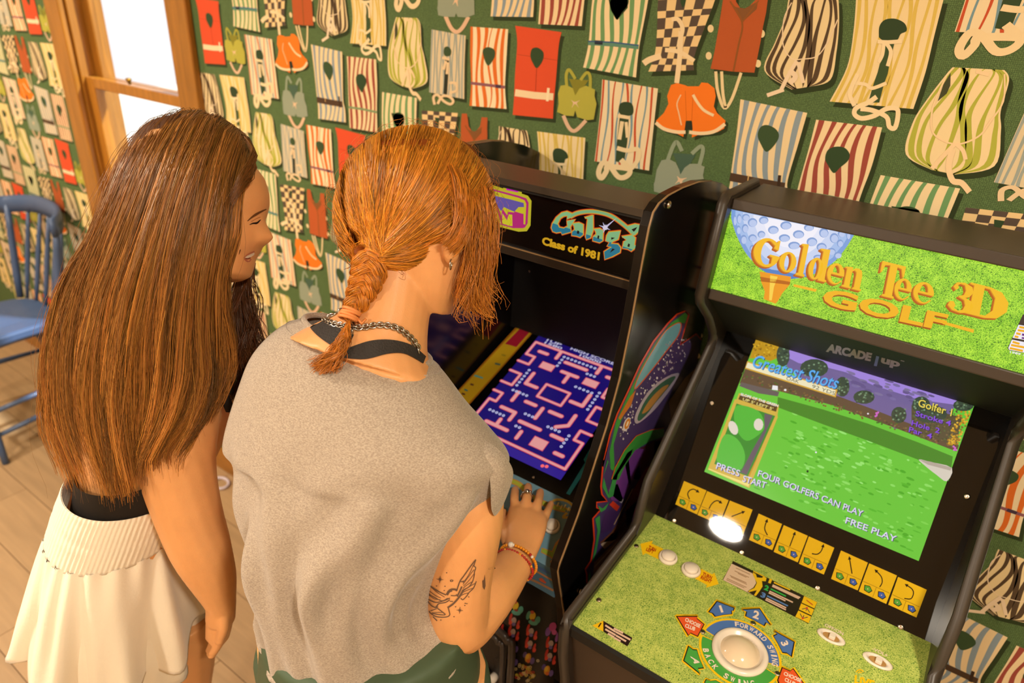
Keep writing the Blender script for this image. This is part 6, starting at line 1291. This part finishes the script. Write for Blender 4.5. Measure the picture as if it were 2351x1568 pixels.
bp = nt.nodes.new('ShaderNodeBump'); bp.inputs['Strength'].default_value = .25; bp.inputs['Distance'].default_value = .001; nt.links.new(nz.outputs['Fac'], bp.inputs['Height']); nt.links.new(bp.outputs[0], b.inputs['Normal'])
TS = [sec(702,722,985,836,.925,.058,.885), sec(642,742,1020,874,.93,.078,.87), sec(585,795,1072,948,.938,.100,.86), sec(552,868,1125,1006,.945,.112,.855), sec(524,955,1166,1056,.95,.118,.855), sec(520,1006,1152,1096,.948,.118,.862), sec(546,1038,1135,1130,.945,.118,.87), sec(551,1120,1072,1215,.945,.118,.885), sec(573,1212,1015,1295,.95,.118,.90), sec(592,1300,984,1362,.96,.110,.915), sec(596,1352,992,1420,.97,.106,.925), sec(598,1388,1060,1490,.985,.110,.94)]
tm = MB(); G = loft(tm, TS, 120, cap=False, sub=7, axis=atd(830, 1430, .975)-atd(842, 782, .905)); kk, nn_ = G.shape[:2]; cc = G.mean(1)
for i in range(kk):
    t = i/(kk-1)
    for j in range(nn_):
        a = 2*math.pi*j/nn_; d = G[i, j]-cc[i]; d = d/np.linalg.norm(d); near = max(0, -math.sin(a))
        # hanging folds on the back, stronger low down
        fo = .0085*math.sin(9*a+2.2*t+.8*math.sin(3*t*6.28))*min(1, max(0, t-.28)*2.2)+.0045*math.sin(17*a-5*t)*min(1, max(0, t-.35)*2)+.008*math.sin(5*a+16*t)*max(0, t-.5)+.004*math.sin(13*a+9*t)*math.sin(11*t+3*a)*min(1, max(0, t-.3)*3)
        q = min(1, max(0, (t-.78)/.22)); G[i, j] = G[i, j]+d*fo*(0.4+near)*(1-.55*q)+np.array([0, 0, -.062])*near*q*q*(3-2*q)
O = G.reshape(-1, 3); I = (G-(G-cc[:, None])*.016).reshape(-1, 3); m_ = len(O)
F = [(i*nn_+j, i*nn_+(j+1) % nn_, (i+1)*nn_+(j+1) % nn_, (i+1)*nn_+j) for i in range(kk-1) for j in range(nn_)]
F2 = [tuple(m_+q for q in reversed(f)) for f in F]+[((kk-1)*nn_+j, (kk-1)*nn_+(j+1) % nn_, m_+(kk-1)*nn_+(j+1) % nn_, m_+(kk-1)*nn_+j) for j in range(nn_)]+[(j, m_+j, m_+(j+1) % nn_, (j+1) % nn_) for j in range(nn_)]
tee = mesh('tee_shirt', np.vstack([O, I]), F+F2, M_TEE, wr_, smooth=True)
MB().tube(np.vstack([G[-1], G[-1][:1]]), .0042, 8, cap=False).build('hem', M_TEE, tee, smooth=True)
nk = G[0]; MB().tube(np.vstack([nk, nk[:1]]), .004, 8, cap=False).build('collar_edge', M_TEE, tee, smooth=True)
nk2 = G[5]; MB().tube(np.vstack([nk2, nk2[:1]])-np.array([0, 0, 0]), .0011, 6, cap=False).build('collar_seam', M_TEE, tee, smooth=True)
# sleeve flap folded at the playing arm and the far sleeve
def sheet(name, rows, material, parent):
    k = len(rows[0]); V = [atd(*p) for r in rows for p in r]; V2 = [v+FWD*.003 for v in V]; F = [(r*k+i, r*k+i+1, (r+1)*k+i+1, (r+1)*k+i) for r in range(len(rows)-1) for i in range(k-1)]; n_ = len(V)
    o = mesh(name, V+V2, F+[tuple(n_+i for i in reversed(f)) for f in F], material, parent, smooth=True); s_ = o.modifiers.new('s', 'SUBSURF'); s_.levels = 2; s_.render_levels = 2; return o
STE = Skin(O, F); dte = lambda x, y: (STE(x, y)-CAM) @ FWD
sheet('sleeve', [[(1095,1000,dte(1095,1000)+.003),(1138,1024,dte(1130,1024)+.002),(1162,1050,.84),(1180,1078,.86)], [(1108,1045,dte(1105,1045)+.001),(1140,1058,.82),(1166,1078,.835),(1178,1100,.86)], [(1124,1078,.822),(1142,1092,.83),(1160,1110,.845),(1168,1128,.865)], [(1127,1130,.835),(1136,1150,.845),(1146,1166,.858),(1156,1160,.87)], [(1127,1168,.845),(1131,1178,.85),(1135,1186,.858),(1141,1182,.87)]], M_TEE, tee)
# sports bra at the neckline
M_BRA = mat('black_mesh_fabric', '#2a2420', .75, bump=.6, bscale=420)
ST = Skin(VR, FR_)
patch('sports_bra', [(730,702),(742,728),(775,752),(812,768)], [(704,716),(712,752),(748,785),(795,808)], ST, M_BRA, wr_, .0028)
patch('sports_bra', [(795,800),(850,782),(900,780),(945,792),(978,818)], [(790,822),(840,824),(890,812),(930,812),(972,834)], ST, M_BRA, wr_, .0028)
# necklace chains: separate links
def chain(px, r, step, label, w_=.0012):
    P = [ST(x, y)-FWD*.0035 for x, y in smooth_path(px, 8)]; L_ = np.sum(np.linalg.norm(np.diff(np.array(P), axis=0), axis=1)); n_ = int(L_/step); Q = resample(P, n_)
    t = empty('necklace', tuple(Q[0]), label, 'necklace')
    for i in range(n_-1):
        d = Q[min(i+1, n_-1)]-Q[max(i-1, 0)]; d /= np.linalg.norm(d); s_ = np.cross(d, FWD); s_ /= np.linalg.norm(s_); s2 = FWD*.35+s_ if i % 2 else FWD-s_*.25; s2 = s2-d*(s2 @ d); s2 /= np.linalg.norm(s2)
        q = MB(); torus(q, Q[i], d*r*1.25, s2*r, w_, 12, 5); q.build('chain_link', M_SILV, t, smooth=True)
chain([(748,692),(742,712),(748,734),(770,744),(800,748),(830,752),(870,746),(910,752),(940,772),(958,795),(962,812)], .0036, .0042, 'thick silver rope chain necklace lying on the nape')
chain([(768,690),(778,706),(790,722),(812,748),(802,775),(786,812)], .0024, .0034, 'thin silver chain necklace slipping under the grey tee', .0008)
# hoop earring
ec = atd(1035, 607, .838); q = MB(); torus(q, ec, np.array([.45, -.8, 0])*.0065, np.array([0, 0, 1])*.0065, .0009, 24, 6); ear_ = q.build('hoop_earring', M_SILV, None, smooth=True, loc=tuple(ec)); tag(ear_, 'small silver hoop earring hanging from the ear lobe', 'earring')
# ---------------------------------------------------------------- hair
M_HAIR2 = hair_mat('copper_hair', .33)
hc = MB(); loft(hc, [sec(a[0]-18, a[1]-10, b[0]+16, b[1]-8, DH(k), hd+.008) for k, (a, b, hd) in enumerate(hr[:5])]+[sec(808,560,1092,596,DH(5),.097), sec(818,597,1032,624,.905,.087), sec(828,628,935,645,.90,.070)], 36, sub=4)
Vh, Fh = fuse(hc, .004, 4); hairR = mesh('hair', Vh, Fh, mat('hair_underlayer_copper', '#7e3d10', .6, spec=.2), wr_, smooth=True); tag(hairR, kind='stuff'); SH = Skin(Vh, Fh)
arc = smooth_path([(785,560),(772,500),(778,440),(800,380),(840,335),(890,306),(950,296),(1010,306),(1060,335),(1100,380),(1122,430),(1132,490),(1128,545),(1105,585),(1070,600)], 8)
N = 4600; K = 15; nl = 170; lt = RNG.uniform(0, 1, nl); li = RNG.integers(0, nl, N); u = np.clip(lt[li]+RNG.normal(0, .012, N), 0, 1); idx = u*(len(arc)-1); i0 = np.clip(idx.astype(int), 0, len(arc)-2); S0 = arc[i0]+(arc[i0+1]-arc[i0])*(idx-i0)[:, None]
cen = np.array([945, 450.]); S0 = S0+(S0-cen)/np.linalg.norm(S0-cen, axis=1)[:, None]*9; depth_in = np.where(RNG.random(N) < .55, 0, RNG.uniform(0, .55, N))[:, None]; S0 = S0+(cen-S0)*depth_in
E0 = np.array([850, 592.])+RNG.normal(0, 1, (N, 2))*np.array([17, 13])
right = np.clip((S0[:, 0]-930)/190, 0, 1)[:, None]; left = np.clip((900-S0[:, 0])/120, 0, 1)[:, None]
low = (np.clip(lt[li]-.72, 0, 1)/.28)[:, None]; C1 = S0*.55+E0*.45+np.array([62, 46])*right+np.array([0, 26])*low+np.array([-14, -6])*left+(lock := RNG.normal(0, 8, (nl, 2)))[li]*.8
t = np.linspace(0, 1, K)[None, :, None]; PX = (1-t)**2*S0[:, None]+2*t*(1-t)*C1[:, None]+t**2*E0[:, None]+RNG.normal(0, 1.2, (N, 1, 2))*np.sin(t*3.14)
lift = (RNG.uniform(0, .006, N)+.003*np.abs(np.sin(lt[li]*40)))[:, None]*np.sin(np.linspace(0, 1, K)*3.14)[None, :]+.0032
S = np.empty((N, K, 3)); cache = {}
for a in range(N):
    for k in range(K):
        x, y = PX[a, k]; key = (int(x/3), int(y/3))
        if key not in cache: cache[key] = SH((key[0]+.5)*3, (key[1]+.5)*3)
        d = ray(x, y); dd = (cache[key]-CAM) @ FWD; S[a, k] = CAM+d*(dd-lift[a, k])
S[:, 1:-1] = .25*S[:, :-2]+.5*S[:, 1:-1]+.25*S[:, 2:]
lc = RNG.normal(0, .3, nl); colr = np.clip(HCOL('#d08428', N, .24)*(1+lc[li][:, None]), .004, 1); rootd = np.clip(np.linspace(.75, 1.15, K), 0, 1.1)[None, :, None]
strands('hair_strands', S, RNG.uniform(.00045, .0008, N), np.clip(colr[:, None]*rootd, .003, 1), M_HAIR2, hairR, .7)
# fringe hanging before the ear and cheek
fg = [[(1035,322,.88),(1085,390,.872),(1112,470,.872),(1118,560,.88),(1098,640,.885),(1085,690,.89),(1125,742,.9)], [(1060,340,.88),(1110,410,.88),(1130,500,.885),(1132,580,.89),(1120,640,.9),(1140,672,.905),(1105,690,.91)], [(1010,312,.875),(1060,400,.855),(1080,490,.85),(1078,570,.853),(1060,640,.862),(1040,690,.87),(1060,712,.88)], [(1070,350,.885),(1120,430,.89),(1136,520,.9),(1128,600,.905),(1100,670,.91),(1120,715,.915),(1128,748,.92)], [(1040,330,.875),(1085,440,.86),(1096,530,.858),(1085,620,.862),(1062,680,.872),(1085,715,.88),(1118,722,.885)]]
eg = [[(1000,330,.84),(1035,410,.825),(1048,480,.818),(1040,530,.820),(1018,556,.826)], [(1020,340,.85),(1058,420,.83),(1066,490,.822),(1055,540,.822),(1030,566,.828)], [(1040,350,.855),(1076,430,.838),(1080,500,.83),(1068,555,.83),(1046,582,.836)]]
ep = np.array([resample(smooth_path([atd(*p) for p in g], 5), 12) for g in eg]); Ne = 420; we = RNG.dirichlet((.6,)*3, Ne); SE = np.einsum('ng,gkd->nkd', we, ep)+wob(20, 12, .004, 1.0)[RNG.integers(0, 20, Ne)]+wob(Ne, 12, .0014); SE = SE-FWD*.003
strands('ear_hair', SE, .0006, HCOL('#c87a26', Ne, .25), M_HAIR2, hairR, .5)
fp = np.array([resample(smooth_path([atd(*p) for p in g], 5), 20) for g in fg]); N2 = 1150; w2 = RNG.dirichlet((.35,)*5, N2); lk2 = wob(34, 20, .010, 1.5); l2 = RNG.integers(0, 34, N2)
S2 = np.einsum('ng,gkd->nkd', w2, fp)+lk2[l2]*(np.linspace(0, 1, 20)[None, :, None]**1.6*1.5+.1)+wob(N2, 20, .0018); ln = RNG.beta(3.2, 1.6, N2)*.52+.48; ti = np.linspace(0, 1, 20)[None, :]*ln[:, None]*19; i0 = np.clip(ti.astype(int), 0, 18); f_ = (ti-i0)[..., None]; S2 = np.take_along_axis(S2, i0[..., None], 1)*(1-f_)+np.take_along_axis(S2, (i0+1)[..., None], 1)*f_
strands('fringe', S2, RNG.uniform(.0005, .0008, N2), HCOL('#c87a26', N2, .25), M_HAIR2, hairR, .4)
# braid: three lobes crossing
bp_ = smooth_path([atd(852,582,.838), atd(846,630,.836), atd(828,675,.838), atd(803,722,.832)], 20); nb = len(bp_); T_ = np.gradient(bp_, axis=0); T_ /= np.linalg.norm(T_, axis=1)[:, None]; sd = np.cross(T_, FWD); sd /= np.linalg.norm(sd, axis=1)[:, None]
for kx in range(3):
    ph = 2*math.pi*kx/3; s_ = np.linspace(0, 1, nb); wd = np.interp(s_, [0, .3, .8, 1], [.013, .0125, .009, .0045]); om = 2*math.pi*2.0
    cl = bp_+sd*(wd*np.sin(om*s_+ph))[:, None]-FWD[None]*(wd*.62*np.sin(2*(om*s_+ph)))[:, None]
    MB().tube(cl, np.interp(s_, [0, .5, 1], [.0088, .0078, .004]), 12).build('braid_core', mat('hair_underlayer_copper'), hairR, smooth=True)
    Nb = 420; rr_ = np.sqrt(RNG.uniform(.55, 1.25, Nb))*.0092; th = RNG.uniform(0, 6.28, Nb); tw = RNG.normal(0, .5, Nb); Tc = np.gradient(cl, axis=0); Tc /= np.linalg.norm(Tc, axis=1)[:, None]; a1 = np.cross(Tc, FWD); a1 /= np.linalg.norm(a1, axis=1)[:, None]; a2 = np.cross(Tc, a1); sc_ = np.interp(s_, [0, .5, 1], [1.05, .95, .45])
    an = th[:, None]+tw[:, None]*s_[None, :]*2; SB_ = cl[None]+(rr_[:, None]*sc_[None, :])[..., None]*(np.cos(an)[..., None]*a1[None]+np.sin(an)[..., None]*a2[None])+wob(Nb, nb, .0008, 3)
    strands('braid_strands', SB_[:, ::2], .0006, HCOL('#c87a26', Nb, .25), M_HAIR2, hairR, .9)
tc_ = atd(803, 722, .826); q = MB()
for k in range(4): torus(q, tc_+T_[-1]*(.0035*(k-1.5)), sd[-1]*.0105+T_[-1]*RNG.normal(0, .002), np.cross(T_[-1], sd[-1])*.0105, .0022, 20, 6)
q.tube([tc_+sd[-1]*.010, tc_+sd[-1]*.018+T_[-1]*.004, tc_+sd[-1]*.020-T_[-1]*.004], .002, 6); q.build('hair_tie', mat('peach_elastic', '#e08a4a', .6), hairR, smooth=True)
N3 = 420; ALLV = np.vstack([VR, O]); SBT = Skin(ALLV, FR_+[tuple(len(VR)+i for i in f) for f in F]); dep = lambda x, y: (SBT(x, y)-CAM) @ FWD-.010
tg_ = [[(x, y, min(dep(x, y), .826) if i == 0 else dep(x, y)) for i, (x, y) in enumerate(L_)] for L_ in ([(803,728),(782,775),(745,815),(712,835)], [(803,728),(790,780),(765,830),(735,858)], [(803,728),(798,770),(788,815),(778,850)])]
tp = np.array([resample(smooth_path([atd(*p) for p in g], 6), 14) for g in tg_]); w3 = RNG.dirichlet((.7, .9, .5), N3); S3 = np.einsum('ng,gkd->nkd', w3, tp)+wob(12, 14, .006, 1.0)[RNG.integers(0, 12, N3)]*np.linspace(0, 1.2, 14)[None, :, None]+wob(N3, 14, .002); S3[:, 0] = tp[0, 0]+RNG.normal(0, .003, (N3, 3))
strands('braid_tail', S3, .0006, HCOL('#bc7022', N3, .25), M_HAIR2, hairR, .4)
# wisps
N4 = 170; u = RNG.uniform(0, 1, N4); idx = u*(len(arc)-1); i0 = np.clip(idx.astype(int), 0, len(arc)-2); A0 = arc[i0]; out = A0-cen; out /= np.linalg.norm(out, axis=1)[:, None]; tt = np.linspace(0, 1, 10)
tan_ = np.stack([-out[:, 1], out[:, 0]], 1)*RNG.choice([-1, 1], N4)[:, None]; PXw = A0[:, None]+tan_[:, None]*tt[None, :, None]*RNG.uniform(30, 90, N4)[:, None, None]+out[:, None]*(np.sin(tt*3.0)[None, :, None]*RNG.uniform(2, 26, N4)[:, None, None]-4)
SW = np.array([[atd(x, y, .9) for x, y in r] for r in PXw])+wob(N4, 10, .003); strands('wisps', SW, .00026, HCOL('#c4782a', N4), M_HAIR2, hairR, .5)
N5 = 26; S5 = np.array([[atd(x, y, .86-.012*math.sin(3.1*q)) for q, (x, y) in zip(np.linspace(0, 1, 8), smooth_path([(870+RNG.normal(0, 22), 600+RNG.normal(0, 8)), (900+RNG.normal(0, 25), 625+RNG.normal(0, 10)), (910+RNG.normal(0, 45), 655+RNG.normal(0, 16))], 4)[:8])] for _ in range(N5)])
strands('nape_wisps', S5, .0003, HCOL('#a05a20', N5), M_HAIR2, hairR, .5)
